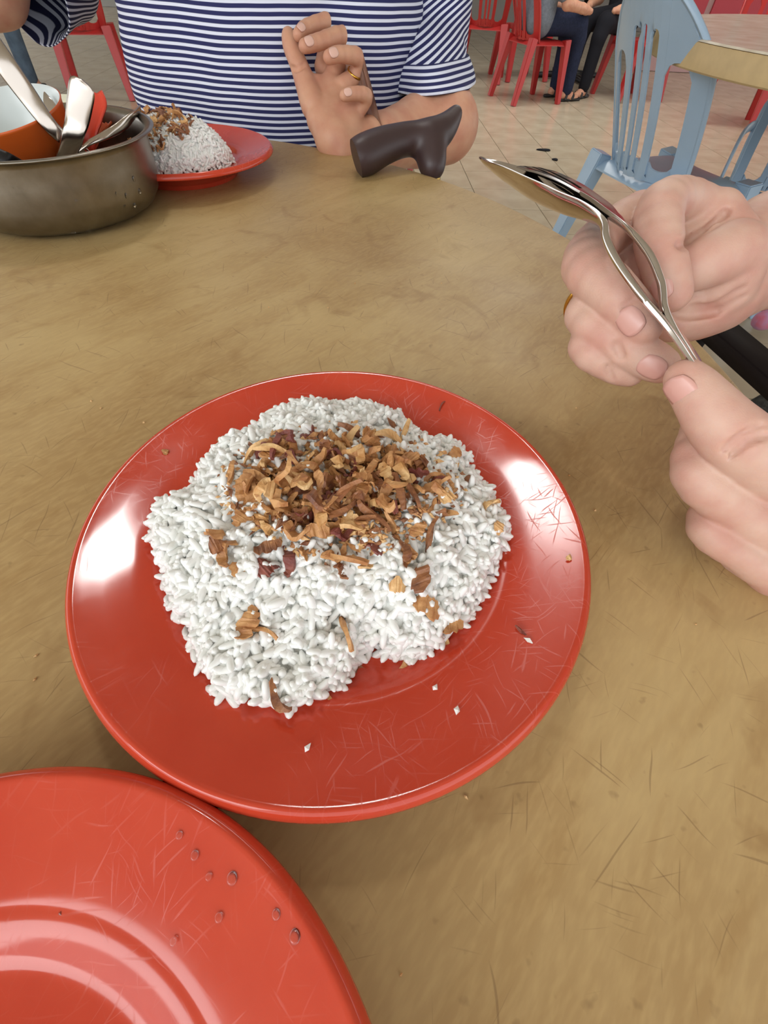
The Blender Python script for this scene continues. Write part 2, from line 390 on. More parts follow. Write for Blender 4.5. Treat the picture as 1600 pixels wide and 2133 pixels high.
def clear_film(m):
    nt = m.node_tree; b = nt.nodes['Principled BSDF']; out_ = nt.nodes['Material Output']; t = nt.nodes.new('ShaderNodeBsdfTransparent'); g = nt.nodes.new('ShaderNodeBsdfGlossy'); g.inputs['Roughness'].default_value = .03
    fr = nt.nodes.new('ShaderNodeFresnel'); fr.inputs[0].default_value = 1.45; x = nt.nodes.new('ShaderNodeMixShader'); nt.links.new(fr.outputs[0], x.inputs[0]); nt.links.new(t.outputs[0], x.inputs[1]); nt.links.new(g.outputs[0], x.inputs[2]); nt.links.new(x.outputs[0], out_.inputs[0])
clear_film(M['water'])
M['pink'] = mat('pink_patterned_cloth', (186, 84, 98), .8, rgb2=(150, 140, 178), vscale=25)
M['blackbar'] = mat('black_painted_wood', (26, 17, 15), .75, spec=.2)
M['lam2'] = mat('pale_laminate', (212, 204, 186), .24, spec=.5, rgb2=(190, 178, 158), vscale=14)
M['edge2'] = mat('beige_edging', (192, 166, 118), .45, var=.12, vscale=30)
M['grey_bag'] = mat('grey_patterned_fabric', (70, 70, 66), .8, rgb2=(24, 24, 24), vscale=90)
M['stripe'] = stripe_mat('striped_jersey', (0.0, 0, 1), .0067, .46, (44, 46, 88), (214, 218, 232), .004)
M['wallred'] = mat('red_panel', (172, 48, 60), .5)
M['tile'] = mat('beige_floor_tile', (196, 182, 158), .22, spec=.5, rgb2=(180, 164, 140), vscale=5, bump=.03, bscale=30)
M['grout'] = mat('dark_grout', (104, 94, 80), .8)
def table_mat():
    m = bpy.data.materials.new('table_laminate'); m.use_nodes = True; nt = m.node_tree; b = nt.nodes['Principled BSDF']; N = nt.nodes.new; L = nt.links.new
    b.inputs['Roughness'].default_value = .42; b.inputs['Specular IOR Level'].default_value = .35
    tc = N('ShaderNodeTexCoord')
    def noise(scale, detail=4, mp=None, rot=0, dist=0):
        n = N('ShaderNodeTexNoise'); n.inputs['Detail'].default_value = detail; n.inputs['Scale'].default_value = scale if mp is None else 1; n.inputs['Distortion'].default_value = dist
        if mp:
            q = N('ShaderNodeMapping'); q.vector_type = 'TEXTURE'; q.inputs['Scale'].default_value = tuple(1/v for v in mp); q.inputs['Rotation'].default_value = (0, 0, rot); L(tc.outputs['Object'], q.inputs[0]); L(q.outputs[0], n.inputs['Vector'])
        else: L(tc.outputs['Object'], n.inputs['Vector'])
        return n.outputs['Fac']
    def rng(s, a, b_, c=0., d=1.):
        r = N('ShaderNodeMapRange'); r.inputs[1].default_value = a; r.inputs[2].default_value = b_; r.inputs[3].default_value = c; r.inputs[4].default_value = d; L(s, r.inputs[0]); return r.outputs[0]
    def mix(f, a, c):
        x = N('ShaderNodeMix'); x.data_type = 'RGBA'; L(f, x.inputs[0])
        if isinstance(a, tuple): x.inputs[6].default_value = lin(a)+(1,)
        else: L(a, x.inputs[6])
        x.inputs[7].default_value = lin(c)+(1,); return x.outputs[2]
    col = mix(rng(noise(7, 3), .38, .66), (190, 163, 114), (168, 137, 90))
    col = mix(rng(noise(1, 2, (14, 60, 20), .9, .8), .45, .75, 0, .4), col, (154, 118, 68))
    col = mix(rng(noise(1, 2, (120, 420, 60), .9), .42, .7, 0, .28), col, (204, 176, 122))
    col = mix(rng(noise(24, 3, dist=1.2), .6, .78, 0, .5), col, (138, 100, 56))
    col = mix(rng(noise(160, 2), .68, .78, 0, .35), col, (104, 74, 44))
    dn = N('ShaderNodeTexNoise'); dn.inputs['Scale'].default_value = 14; dn.inputs['Detail'].default_value = 2; L(tc.outputs['Object'], dn.inputs['Vector'])
    dv = N('ShaderNodeVectorMath'); dv.operation = 'MULTIPLY_ADD'; dv.inputs[1].default_value = (.02, .02, 0); L(dn.outputs['Color'], dv.inputs[0]); L(tc.outputs['Object'], dv.inputs[2])
    for i, (rot, sx, sy) in enumerate(((.2, 900, 28), (.75, 1100, 36), (1.25, 800, 24), (1.8, 1000, 34), (2.35, 900, 22), (2.9, 1200, 40))):
        q = N('ShaderNodeMapping'); q.vector_type = 'TEXTURE'; q.inputs['Scale'].default_value = (1/sx, 1/sy, 1/sy); q.inputs['Rotation'].default_value = (0, 0, rot); q.inputs['Location'].default_value = (i*1.13, i*.57, 0)
        n = N('ShaderNodeTexNoise'); n.inputs['Detail'].default_value = 0; n.inputs['Scale'].default_value = 1; L(dv.outputs[0], q.inputs[0]); L(q.outputs[0], n.inputs['Vector'])
        col = mix(rng(n.outputs['Fac'], .785, .84, 0, .4), col, (108, 80, 52))
    L(col, b.inputs['Base Color'])
    L(rng(noise(9, 2), .3, .7, .36, .52), b.inputs['Roughness'])
    return m
M['table'] = table_mat()
M['tabedge'] = mat('table_edge', (140, 104, 62), .5)
M['dark'] = mat('dark_metal', (40, 38, 38), .4, metal=.6)

# ------------------------------------------------------------------ the setting: floor with tiles
TILE = .345; YAW = math.radians(4.0); T0 = Vector((.756, 4.0))
floor = tag(obj('floor', mesh([(-14, -6, FLOOR-.004), (14, -6, FLOOR-.004), (14, 22, FLOOR-.004), (-14, 22, FLOOR-.004)], [(0, 1, 2, 3)]), None, None, False), 'beige square-tiled floor of the eatery', None, None, 'structure')
def floor_far():
    m = M['tile'].copy(); m.name = 'tiled_floor_far'; nt = m.node_tree; b = nt.nodes['Principled BSDF']; N = nt.nodes.new; L = nt.links.new
    tc = N('ShaderNodeTexCoord'); mp = N('ShaderNodeMapping'); mp.vector_type = 'TEXTURE'
    mp.inputs['Location'].default_value = (T0.x, T0.y, 0); mp.inputs['Rotation'].default_value = (0, 0, YAW); mp.inputs['Scale'].default_value = (TILE, TILE, TILE)
    L(tc.outputs['Object'], mp.inputs[0])
    br = N('ShaderNodeTexBrick'); br.offset = 0; br.inputs['Scale'].default_value = 1; br.inputs['Mortar Size'].default_value = .008; br.inputs['Brick Width'].default_value = 1; br.inputs['Row Height'].default_value = 1
    L(mp.outputs[0], br.inputs['Vector']); src = b.inputs['Base Color'].links[0].from_socket
    L(src, br.inputs['Color1']); L(src, br.inputs['Color2']); br.inputs['Mortar'].default_value = lin((104, 94, 80))+(1,)
    L(br.outputs['Color'], b.inputs['Base Color']); return m
floor.data.materials.append(floor_far())
cells = []
ca, sa = math.cos(YAW), math.sin(YAW)
for i in range(-20, 24):
    for j in range(-14, 20):
        lx, ly = (i+.5)*TILE, (j+.5)*TILE
        c = Vector((T0.x+ca*lx-sa*ly, T0.y+sa*lx+ca*ly, FLOOR))
        px, py, t = proj(c)
        if t > .2 and -60 < px < 1690 and -40 < py < 2180: cells.append((t, c, px, py))
cells.sort(key=lambda q: q[0])
# leave out what the table hides completely
def hidden(c):
    d = c-CAM; q = CAM+d*((0-CAM.z)/d.z); return (Vector((q.x, q.y))-Vector((-.3442, .2115))).length < .50
cells = [q for q in cells if not hidden(q[1])][:290]
tile_me = box(0, 0, -.003, TILE-.004, TILE-.004, .006)
tile_me.materials.append(M['tile'])
for t, c, px, py in cells:
    o = bpy.data.objects.new('tile', tile_me); COL.objects.link(o); o.location = c; o.rotation_euler = (RNG.normal(0, .0006), RNG.normal(0, .0006), YAW); o.parent = floor
# ------------------------------------------------------------------ round dining table
TC = Vector((-.3442, .2115, 0)); TR = .569
tb = empty('round_table', (TC.x, TC.y, FLOOR))
tag(tb, 'large round wooden-topped dining table with worn tan laminate surface', 'table')
def loc_on(o, p): o.location = p; return o
top = obj('tabletop', lathe([(0, 0), (TR-.004, 0), (TR-.001, -.001), (TR, -.004), (TR, -.004), (TR-.004, -.006), (0, -.006)], 160), M['table'], tb, True, False); top.location = (0, 0, -FLOOR); sharp(top, 30)
ed = obj('edge_band', lathe([(TR-.03, -.0065), (TR-.0005, -.0065), (TR, -.009), (TR-.001, -.03), (TR-.004, -.033), (TR-.03, -.033)], 160, True), M['tabedge'], tb, True, False); ed.location = (0, 0, -FLOOR); sharp(ed, 30)
obj('pedestal', lathe([(0, .02), (.05, .02), (.045, .06), (.04, .6), (.06, .69), (.16, .712), (0, .712)], 40), M['dark'], tb, True, False)
for k in range(4):
    a = k*PI/2+.4
    obj('foot', taper((0.03*math.cos(a), .03*math.sin(a), .05), (.33*math.cos(a), .33*math.sin(a), .02), (.03, .03), (.025, .018), (0, 0, 1)), M['dark'], tb, True, False)

# ------------------------------------------------------------------ plates
def plate_profile(s=1.):
    p = [(0, .0100), (.050, .0100), (.0560, .0102), (.0585, .0108), (.0610, .0122), (.0640, .0144), (.0672, .0158), (.0690, .0163), (.0697, .0164), (.0704, .0167), (.0730, .0176), (.0800, .0197), (.0880, .0221), (.0940, .0241), (.0962, .0249), (.0970, .0252), (.0976, .0252), (.0984, .0248),
         (.0994, .0236), (.1000, .0222), (.1002, .0208), (.0998, .0202), (.0990, .0204), (.0975, .0212), (.0900, .0186), (.0780, .0148), (.0700, .0118), (.0640, .0080), (.0595, .0050), (.0575, .0036), (.0570, .0004), (.0562, 0), (.0545, 0), (.0538, .0006), (.0530, .0050), (.0500, .0060), (0, .0062)]
    return [(r*s, z*s) for r, z in p]
NP = Vector((-.01857, .10426, 0)); FP = Vector((-.2423, .5996, 0)); LP = Vector((-.0811, -.0842, 0))
pm = lathe(plate_profile(), 180)
near_plate = tag(obj('dinner_plate', pm, M['red'], None), 'red plate in the centre holding the large rice heap with shallots', 'plate', 'red melamine plates'); near_plate.location = NP
far_plate = tag(obj('dinner_plate', pm, M['red'], None), 'red plate with rice in front of the person in striped shirt', 'plate', 'red melamine plates'); far_plate.location = FP
left_plate = tag(obj('dinner_plate', pm, M['red'], None), 'empty red plate cut off by the lower left corner', 'plate', 'red melamine plates'); left_plate.location = LP; left_plate.scale = (.99, .99, 1.0)
# water drops on the empty plate
def drop_mesh():
    bm = bmesh.new(); bmesh.ops.create_uvsphere(bm, u_segments=14, v_segments=8, radius=1)
    for v in bm.verts: v.co.z = max(v.co.z, -.15)
    return bm_mesh(bm)
dm = drop_mesh()
for i, (px, py, s_) in enumerate(((373, 1740, .0011), (405, 1782, .0013), (434, 1827, .0010), (483, 1830, .0017), (575, 1905, .0013), (614, 1951, .0017), (455, 1912, .0012), (360, 1962, .001))):
    q = Z(px, py, .021); r = (q-LP).length
    z = float(np.interp(r, [.061, .0704, .097], [.0122, .0167, .0252])); q = Z(px, py, z)
    o = tag(obj('water_drop', dm, M['water'], None), 'small water drop on the rim of the empty red plate', 'water drop', 'water drops on the empty plate')
    o.location = q; o.scale = (s_*.75, s_*.85, s_*.35)
dr = [Z(126, 1902, .0160), Z(141, 1925, .0148), Z(150, 1945, .0138), Z(155, 1962, .0128)]
tag(obj('water_trickle', capsule_tube(dr, [.0006, .0009, .0014, .0021], flat=.6, wdir=(1, 0, 0)), M['water'], None), 'trickle of water running into the well of the empty plate', 'water drop')

# ------------------------------------------------------------------ rice
def grain_template():
    prof = [(-1, .0), (-.93, .42), (-.72, .8), (-.3, 1.0), (.15, .98), (.6, .84), (.88, .5), (1, .0)]
    v = [(-1, 0, 0)]; n = 6
    for x, r in prof[1:-1]:
        for k in range(n): v.append((x, r*math.cos(2*PI*k/n), r*math.sin(2*PI*k/n)))
    v.append((1, 0, 0)); f = []
    for k in range(n): f.append((0, 1+(k+1) % n, 1+k))
    m_ = len(prof)-2
    for i in range(m_-1):
        for k in range(n):
            a = 1+i*n+k; b = 1+i*n+(k+1) % n; f.append((a, b, b+n)); f.append((a, b+n, a+n))
    e = len(v)-1
    for k in range(n): f.append((e, 1+(m_-1)*n+k, 1+(m_-1)*n+(k+1) % n))
    return np.array(v, float), np.array(f)
GV, GF = grain_template()
def heap(outline, H, n, L, W, center, name, label, seed, tilt=.55):
    rg = np.random.default_rng(seed); th = np.array([math.atan2(y, x) for x, y in outline]); rr = np.array([math.hypot(x, y) for x, y in outline])
    o_ = np.argsort(th); th, rr = th[o_], rr[o_]; th = np.r_[th[-1]-2*PI, th, th[0]+2*PI]; rr = np.r_[rr[-1], rr, rr[0]]
    def Ro(a): return np.interp(a, th, rr)
    R_ = rr.max(); pts = []
    m_ = n*4; x = rg.uniform(-R_, R_, m_); y = rg.uniform(-R_, R_, m_); a = np.arctan2(y, x); rho = np.hypot(x, y)/Ro(a)
    keep = rho < 1.0; x, y, rho = x[keep][:n], y[keep][:n], rho[keep][:n]
    # more grains at the steep border
    nb = n//4; ab = rg.uniform(-PI, PI, nb); rb = Ro(ab)*rg.uniform(.9, 1.03, nb); x = np.r_[x, rb*np.cos(ab)]; y = np.r_[y, rb*np.sin(ab)]; rho = np.hypot(x, y)/Ro(np.arctan2(y, x))
    N_ = len(x); z = H(x, y, rho); e = 1e-3
    rx = np.hypot(x+e, y)/Ro(np.arctan2(y, x+e)); ry = np.hypot(x, y+e)/Ro(np.arctan2(y+e, x))
    nx = -(H(x+e, y, rx)-z)/e; ny = -(H(x, y+e, ry)-z)/e
    nrm = np.stack([np.clip(nx, -2, 2), np.clip(ny, -2, 2), np.ones(N_)], 1); nrm /= np.linalg.norm(nrm, axis=1)[:, None]
    d = rg.normal(size=(N_, 3)); d -= (d*nrm).sum(1)[:, None]*nrm; d /= np.linalg.norm(d, axis=1)[:, None]
    d = d+nrm*rg.normal(0, tilt, N_)[:, None]; d /= np.linalg.norm(d, axis=1)[:, None]
    b = np.cross(nrm, d); b /= np.linalg.norm(b, axis=1)[:, None]; c = np.cross(d, b)
    off = rg.uniform(-.0022, .0016, N_)
    pos = np.stack([x, y, z], 1)+nrm*off[:, None]
    l = L/2*rg.uniform(.72, 1.12, N_); w_ = W/2*rg.uniform(.85, 1.15, N_); bend = rg.normal(0, .14, N_)
    g = np.repeat(GV[None], N_, 0).copy(); g[:, :, 2] += 0
    lx = g[:, :, 0]*l[:, None]; ly = g[:, :, 1]*w_[:, None]; lz = g[:, :, 2]*w_[:, None]*.92+bend[:, None]*l[:, None]*(g[:, :, 0]**2-.4)
    v = pos[:, None]+lx[..., None]*d[:, None]+ly[..., None]*b[:, None]+lz[..., None]*c[:, None]
    v = v.reshape(-1, 3); f = (GF[None]+(np.arange(N_)*len(GV))[:, None, None]).reshape(-1, 3)
    # the packed inside of the heap
    nt_, nr = 72, 18; bv = []; bf = []
    for i in range(nr+1):
        for k in range(nt_):
            a = -PI+2*PI*k/nt_; q = i/nr*.97; r_ = q*Ro(a); xx, yy = r_*math.cos(a), r_*math.sin(a)
            bv.append((xx, yy, float(H(np.array([xx]), np.array([yy]), np.array([q]))[0])-.0006))
    for i in range(nr):
        for k in range(nt_):
            k2 = (k+1) % nt_; q = [i*nt_+k, (i+1)*nt_+k, (i+1)*nt_+k2, i*nt_+k2]; bf += [[q[0], q[1], q[2]], [q[0], q[2], q[3]]]
    base = len(v); v = np.concatenate([v, np.array(bv)]); f = np.concatenate([f, np.array(bf)+base])
    me = bpy.data.meshes.new(name); me.vertices.add(len(v)); me.vertices.foreach_set('co', v.ravel())
    me.loops.add(f.size); me.loops.foreach_set('vertex_index', f.ravel().astype(np.int32)); me.polygons.add(len(f))
    me.polygons.foreach_set('loop_start', np.arange(0, f.size, 3, dtype=np.int32)); me.polygons.foreach_set('loop_total', np.full(len(f), 3, np.int32))
    me.update(calc_edges=True)
    o = obj(name, me, M['rice'], None); o.location = center; tag(o, label, 'rice', None, 'stuff')
    def top(x_, y_):
        q = math.hypot(x_, y_)/float(Ro(math.atan2(y_, x_)))
        return (float(H(np.array([x_]), np.array([y_]), np.array([q]))[0]) if q < 1 else None)
    return o, top
def lump(x, y, s, ph):
    return np.sin(x*s+ph)*np.cos(y*s*1.13+ph*2)+.6*np.sin(x*s*1.9-y*s*1.3+ph*3)
OUT = [(-84, -3), (-68, -33), (-51, -55), (-38, -74), (-22, -78), (-8, -79), (6, -70), (14, -55), (24, -55), (36, -57), (56, -41), (69, -20), (78, -2), (75, 16), (66, 34), (58, 54), (40, 58), (30, 72), (12, 80), (-9, 80), (-30, 78), (-44, 68), (-52, 56), (-66, 44), (-72, 26), (-72, 14)]
OUT = [(x*.00087, y*.00087) for x, y in OUT]
def H_near(x, y, rho):
    q = np.clip(rho, 0, 1.05)
    t = np.clip((y+.070)/.05, 0, 1)            # the front lobe is lower
    top_ = .0255*(.5+.5*t*t*(3-2*t))+.004*np.exp(-((x)**2+(y-.015)**2)/.0009)
    side = np.sqrt(np.clip(1-q**3.2, 0, 1))
    edge = np.hypot(x, y); fl = np.interp(edge, [0, .0575, .061, .0704, .097], [.0112, .0118, .0132, .018, .026])
    dip = -.006*np.exp(-((x-.004)**2/.00035+(y+.044)**2/.00004))
    return fl+top_*side+(.0022*lump(x, y, 230, 1.)+.0011*lump(y, x, 520, 2.3))*side+dip*side+.0012
rice1, top1 = heap(OUT, H_near, 5000, .0086, .0030, NP, 'rice_heap', 'heap of steamed white rice on the central red plate', 3, .7)
OUT2 = [(.056*math.cos(a)*(1+.05*math.sin(3*a)), .053*math.sin(a)*(1+.06*math.cos(2*a+1))) for a in np.linspace(-PI, PI, 24, endpoint=False)]
OUT2 = [(x-.0, y) for x, y in OUT2]
def H_far(x, y, rho):
    q = np.clip(rho, 0, 1.05); side = np.clip(1-q**2.3, 0, 1)**.72
    return .0112+.037*side+.0022*lump(x, y, 190, 2.)*np.sqrt(np.clip(side, 0, 1))+.001
rice2, top2 = heap(OUT2, H_far, 2600, .0068, .0029, FP+Vector((-.004, -.004, 0)), 'rice_heap', 'heap of white rice on the far red plate beside the pot', 5)

# ------------------------------------------------------------------ fried shallots
def flake(kind, seed):
    rg = np.random.default_rng(seed); vs_, fs = [], []
    if kind == 'crescent' or kind == 'ring':
        arc = (2.4 if kind == 'crescent' else 2*PI*.96)*rg.uniform(.75, 1.05) if kind == 'crescent' else 2*PI
        R_ = rg.uniform(.0034, .0052) if kind == 'crescent' else .0028; n = 12
        for i in range(n+1):
            t = i/n; a = -arc/2+arc*t; w_ = .0013*(.35+.65*math.sin(PI*min(max(t, .04), .96))) if kind == 'crescent' else .0007
            rr = R_*(1+.12*math.sin(5*t+seed)); zz = .0011*math.sin(3*t*PI+seed)
            for (du, dv) in ((-1, -.4), (1, -.55), (1, .45), (-1, .4)):
                vs_.append((rr*math.cos(a)+du*w_*math.cos(a)*.9+rg.normal(0, .00012), rr*math.sin(a)*(1 if kind == 'crescent' else 1.5)+du*w_*math.sin(a)*.9+rg.normal(0, .00012), zz+dv*.0012+du*w_*.5*math.sin(2*t+seed)))
    elif kind == 'sliver':
        n = 8; Ln = rg.uniform(.007, .0105)
        for i in range(n+1):
            t = i/n; x = (t-.5)*Ln; w_ = .0010*(.3+.7*math.sin(PI*min(max(t, .05), .95))); y = .0016*math.sin(2.5*t+seed); z = .0014*math.sin(4*t+seed*.7); tw = t*1.5+seed
            for (du, dv) in ((-1, -.45), (1, -.45), (1, .45), (-1, .45)):
                a, b = du*w_, dv*.0011; vs_.append((x+rg.normal(0, .0001), y+a*math.cos(tw)-b*math.sin(tw), z+a*math.sin(tw)+b*math.cos(tw)))
    else:   # crumpled chip
        n = 10; Ln = rg.uniform(.0042, .0066)
        for i in range(n+1):
            t = i/n; x = (t-.5)*Ln; w_ = .0025*(.3+.7*math.sin(PI*min(max(t, .06), .94))); wa, wb = w_*rg.uniform(.55, 1.2), w_*rg.uniform(.55, 1.2); cz = .0012*math.sin(4*t+seed)+rg.normal(0, .0002)
            for (du, dv, q) in ((-1, -.25, wa), (1, -.25, wb), (1, .25, wb), (-1, .25, wa)):
                vs_.append((x+rg.normal(0, .00018), du*q, cz+dv*.0011+.0014*math.sin(seed*1.7+2*t)*du*(q/.0025)+.0006*math.cos(5*t+seed)+rg.normal(0, .00012)))
    k = len(vs_)//4
    for i in range(k-1):
        for j in range(4): fs.append((i*4+j, i*4+(j+1) % 4, (i+1)*4+(j+1) % 4, (i+1)*4+j))
    if kind == 'ring':
        for j in range(4): fs.append(((k-1)*4+j, (k-1)*4+(j+1) % 4, (j+1) % 4, j))
    else: fs += [(3, 2, 1, 0), ((k-1)*4, (k-1)*4+1, (k-1)*4+2, (k-1)*4+3)]
    return recalc(mesh(vs_, fs))
FL = {}
for i in range(4):
    for kd in ('crescent', 'sliver', 'chip'):
        for mi in range(4):
            me = flake(kd, i*7+3) if mi == 0 else FL[(kd, i, 0)].copy(); me.materials.clear(); me.materials.append(M['shallot'][mi]); FL[(kd, i, mi)] = me
FL[('ring', 0, 0)] = flake('ring', 2); FL[('ring', 0, 0)].materials.append(M['shallot'][0])
def put_flake(p, kd=None, mi=None, s_=1., flat=.5, name_label=None, up=None):
    kd = kd or RNG.choice(['crescent', 'sliver', 'chip'], p=[.34, .30, .36]); mi = int(RNG.choice(4, p=[.46, .24, .22, .08])) if mi is None else mi
    o = bpy.data.objects.new('fried_shallot', FL[(kd, int(RNG.integers(4)) if kd != 'ring' else 0, mi)]); COL.objects.link(o)
    o.location = p; o.rotation_euler = (RNG.normal(0, flat), RNG.normal(0, flat), RNG.uniform(0, 6.28)); o.scale = (s_,)*3
    o['look'] = TONE[mi]+' '+SHAPE[kd]
    return o
TONE = ['golden', 'dark brown', 'pale tan', 'reddish purple']; SHAPE = {'crescent': 'curled crescent', 'sliver': 'thin sliver', 'chip': 'crumpled chip', 'ring': 'small open ring'}
def lab(o, text, group):
    look = o['look']; del o['look']; return tag(o, look+' '+text, 'fried shallot', group)
def onrice(px, py, zz=None):
    """where the line of sight meets the rice heap or the plate"""
    for z in np.arange(.06, .009, -.0005):
        q = Z(px, py, z); h = top1(q.x-NP.x, q.y-NP.y); r = math.hypot(q.x-NP.x, q.y-NP.y)
        on = h is not None
        if h is None: h = float(np.interp(r, [0, .0575, .061, .0704, .097], [.0102, .0106, .0122, .0167, .0252]))-.0008
        if z <= h+.0010: return Vector((q.x, q.y, h+(.0034 if on else .0016)))
    return Vector((q.x, q.y, .012))
n1 = 0
for k in range(168):      # the pile
    r_ = math.sqrt(RNG.uniform(0, 1)); a = RNG.uniform(0, 2*PI)
    px = 705+195*r_*math.cos(a)+RNG.normal(0, 12); py = 1020+100*r_*math.sin(a)+RNG.normal(0, 10)
    p = onrice(px, py); p.z += (1-r_)*.0060*RNG.uniform(.0, 1.1)
    lab(put_flake(p, s_=RNG.uniform(1.05, 1.75), flat=.7), 'of shallot at '+('back' if py < 1020 else 'front')+(' left' if px < 705 else ' right')+' of the central pile', 'fried shallots piled on the central rice')
loose = [(486, 995, 'sliver', 0), (688, 915, 'crescent', 1), (738, 908, 'sliver', 1), (843, 905, 'sliver', 2), (913, 1018, 'ring', 0), (822, 1070, 'chip', 3), (915, 1075, 'chip', 1), (930, 1045, 'chip', 2), (460, 1148, 'chip', 1), (455, 1125, 'chip', 0), (505, 1165, 'crescent', 0), (500, 1195, 'chip', 0),
         (560, 1150, 'chip', 1), (562, 1195, 'chip', 3), (578, 1185, 'crescent', 3), (693, 1213, 'crescent', 1), (828, 1232, 'chip', 2), (875, 1210, 'chip', 1), (818, 1170, 'crescent', 1), (775, 1150, 'chip', 3), (845, 1165, 'chip', 0), (520, 1305, 'chip', 0), (545, 1330, 'sliver', 0), (718, 1325, 'sliver', 0), (887, 1272, 'chip', 0),
         (590, 1452, 'sliver', 1), (683, 1440, 'sliver', 0), (850, 1368, 'sliver', 0), (918, 1340, 'chip', 2), (928, 1310, 'chip', 0), (732, 1402, 'chip', 1), (985, 1255, 'chip', 0), (1020, 1060, 'chip', 2), (1035, 1108, 'chip', 2), (1042, 1140, 'chip', 0), (950, 990, 'crescent', 1), (870, 1110, 'chip', 0), (900, 1125, 'sliver', 1), (512, 1085, 'chip', 0), (540, 1100, 'chip', 2),
         (605, 925, 'chip', 1), (815, 895, 'chip', 1), (776, 925, 'chip', 0), (785, 1085, 'crescent', 2), (690, 1145, 'crescent', 0), (720, 1170, 'sliver', 0), (760, 1180, 'sliver', 2), (640, 1160, 'chip', 0), (945, 955, 'chip', 0), (925, 1085, 'sliver', 0)]
for px, py, kd, mi in loose:
    p = onrice(px, py); p.z += .0004; lab(put_flake(p, kd, mi, RNG.uniform(1.1, 1.6) if kd != 'ring' else 1.3, .3), 'of shallot alone on the '+('back' if py < 1000 else 'front edge' if py > 1290 else 'middle')+(' left' if px < 600 else ' right' if px > 800 else ' centre')+' of the central rice', 'single shallot pieces around the central pile')
for px, py, kd, mi in [(462, 918, 'chip', 0), (347, 943, 'chip', 0), (1090, 1315, 'sliver', 3), (1187, 1163, 'chip', 2), (922, 848, 'sliver', 3)]:
    p = onrice(px, py); p.z -= .0006; lab(put_flake(p, kd, mi, .6, .1), 'of shallot on the '+('left' if px < 600 else 'right' if px > 1000 else 'far')+' red rim of the central plate', 'shallot crumbs on the plate rim')
for k in range(74):      # the far plate: pile over the top and left of the heap
    a = RNG.uniform(0, 2*PI); r_ = math.sqrt(RNG.uniform(0, 1)); x = -.008+.036*r_*math.cos(a); y = -.014+.030*r_*math.sin(a)
    h = top2(x, y) or .02
    p = FP+Vector((-.004+x, -.004+y, h+.0032+.003*RNG.uniform(0, 1)*(1-r_)))
    lab(put_flake(p, s_=RNG.uniform(1.1, 1.8), mi=int(RNG.choice([0, 1, 2], p=[.5, .35, .15]))), 'of shallot on the '+('left' if x < -.008 else 'right')+(' front' if y < -.014 else ' top')+' of the far rice', 'fried shallots on the far rice')
# crumbs: countless specks
def crumbs(name, label, spots, m, size):
    vs_, fs, mi = [], [], []
    ms = m if isinstance(m, list) else [m]
    for p, s_ in spots:
        b = len(vs_); rot = Matrix.Rotation(random.uniform(0, 6.28), 3, 'Z') @ Matrix.Rotation(random.uniform(-.7, .7), 3, 'X'); el = random.uniform(.7, 2.0) if isinstance(m, list) else 1; k_ = random.randrange(len(ms))
        for d in ((1*el, 0, 0), (-1*el, 0, 0), (0, .8, 0), (0, -.8, 0), (0, 0, .7), (0, 0, -.4)):
            vs_.append(Vector(p)+(rot @ Vector(d))*s_*size*random.uniform(.6, 1.3))
        for f in ((0, 2, 4), (2, 1, 4), (1, 3, 4), (3, 0, 4), (2, 0, 5), (1, 2, 5), (3, 1, 5), (0, 3, 5)): fs.append(tuple(b+i for i in f)); mi.append(k_)
    o = tag(obj(name, mesh(vs_, fs), ms[0], None, False), label, 'crumbs', None, 'stuff')
    for q in ms[1:]: o.data.materials.append(q)
    o.data.polygons.foreach_set('material_index', mi); return o
sp = []
for k in range(1000):
    a = RNG.uniform(0, 2*PI); r_ = RNG.uniform(0, 1)**.7*1.2; sp.append((onrice(712+215*r_*math.cos(a), 1028+118*r_*math.sin(a)), RNG.uniform(.5, 1.5)*(1.3-.5*r_)))
crumbs('shallot_crumbs', 'fine fried shallot crumbs sprinkled over the central rice heap', sp, M['shallot'][:3], .0014)
sp = []
for k in range(330):
    a = RNG.uniform(0, 2*PI); r_ = math.sqrt(RNG.uniform(0, 1)); x = -.012+.034*r_*math.cos(a); y = -.014+.030*r_*math.sin(a); h = top2(x, y) or .02
    sp.append((FP+Vector((-.004+x, -.004+y, h+.0030)), RNG.uniform(.6, 1.4)))
crumbs('shallot_crumbs', 'fine brown shallot crumbs on the rice of the far plate', sp, M['shallot'][:3], .0016)
sp = []
for px, py in [(683, 641), (820, 462), (920, 590), (1010, 955), (1240, 1063), (1186, 990), (72, 1415), (75, 1365), (345, 520), (640, 455), (905, 520), (1050, 1420), (1200, 850), (300, 880), (210, 850), (190, 835), (1140, 1040), (835, 2030), (970, 1660), (1450, 1300), (560, 640), (740, 590)]:
    sp.append((Z(px, py, .0004), RNG.uniform(.5, 1.2)))
crumbs('food_crumbs', 'tiny food crumbs scattered across the bare table top', sp, M['shallot'][2], .0009)
sp = []
for px, py in [(952, 1480), (640, 1560), (550, 1462), (905, 1433), (1100, 1335)]: sp.append((onrice(px, py)-Vector((0, 0, .0006)), 1.2))
crumbs('rice_crumbs', 'stray broken rice bits on the central red plate', sp, M['rice'], .0013)
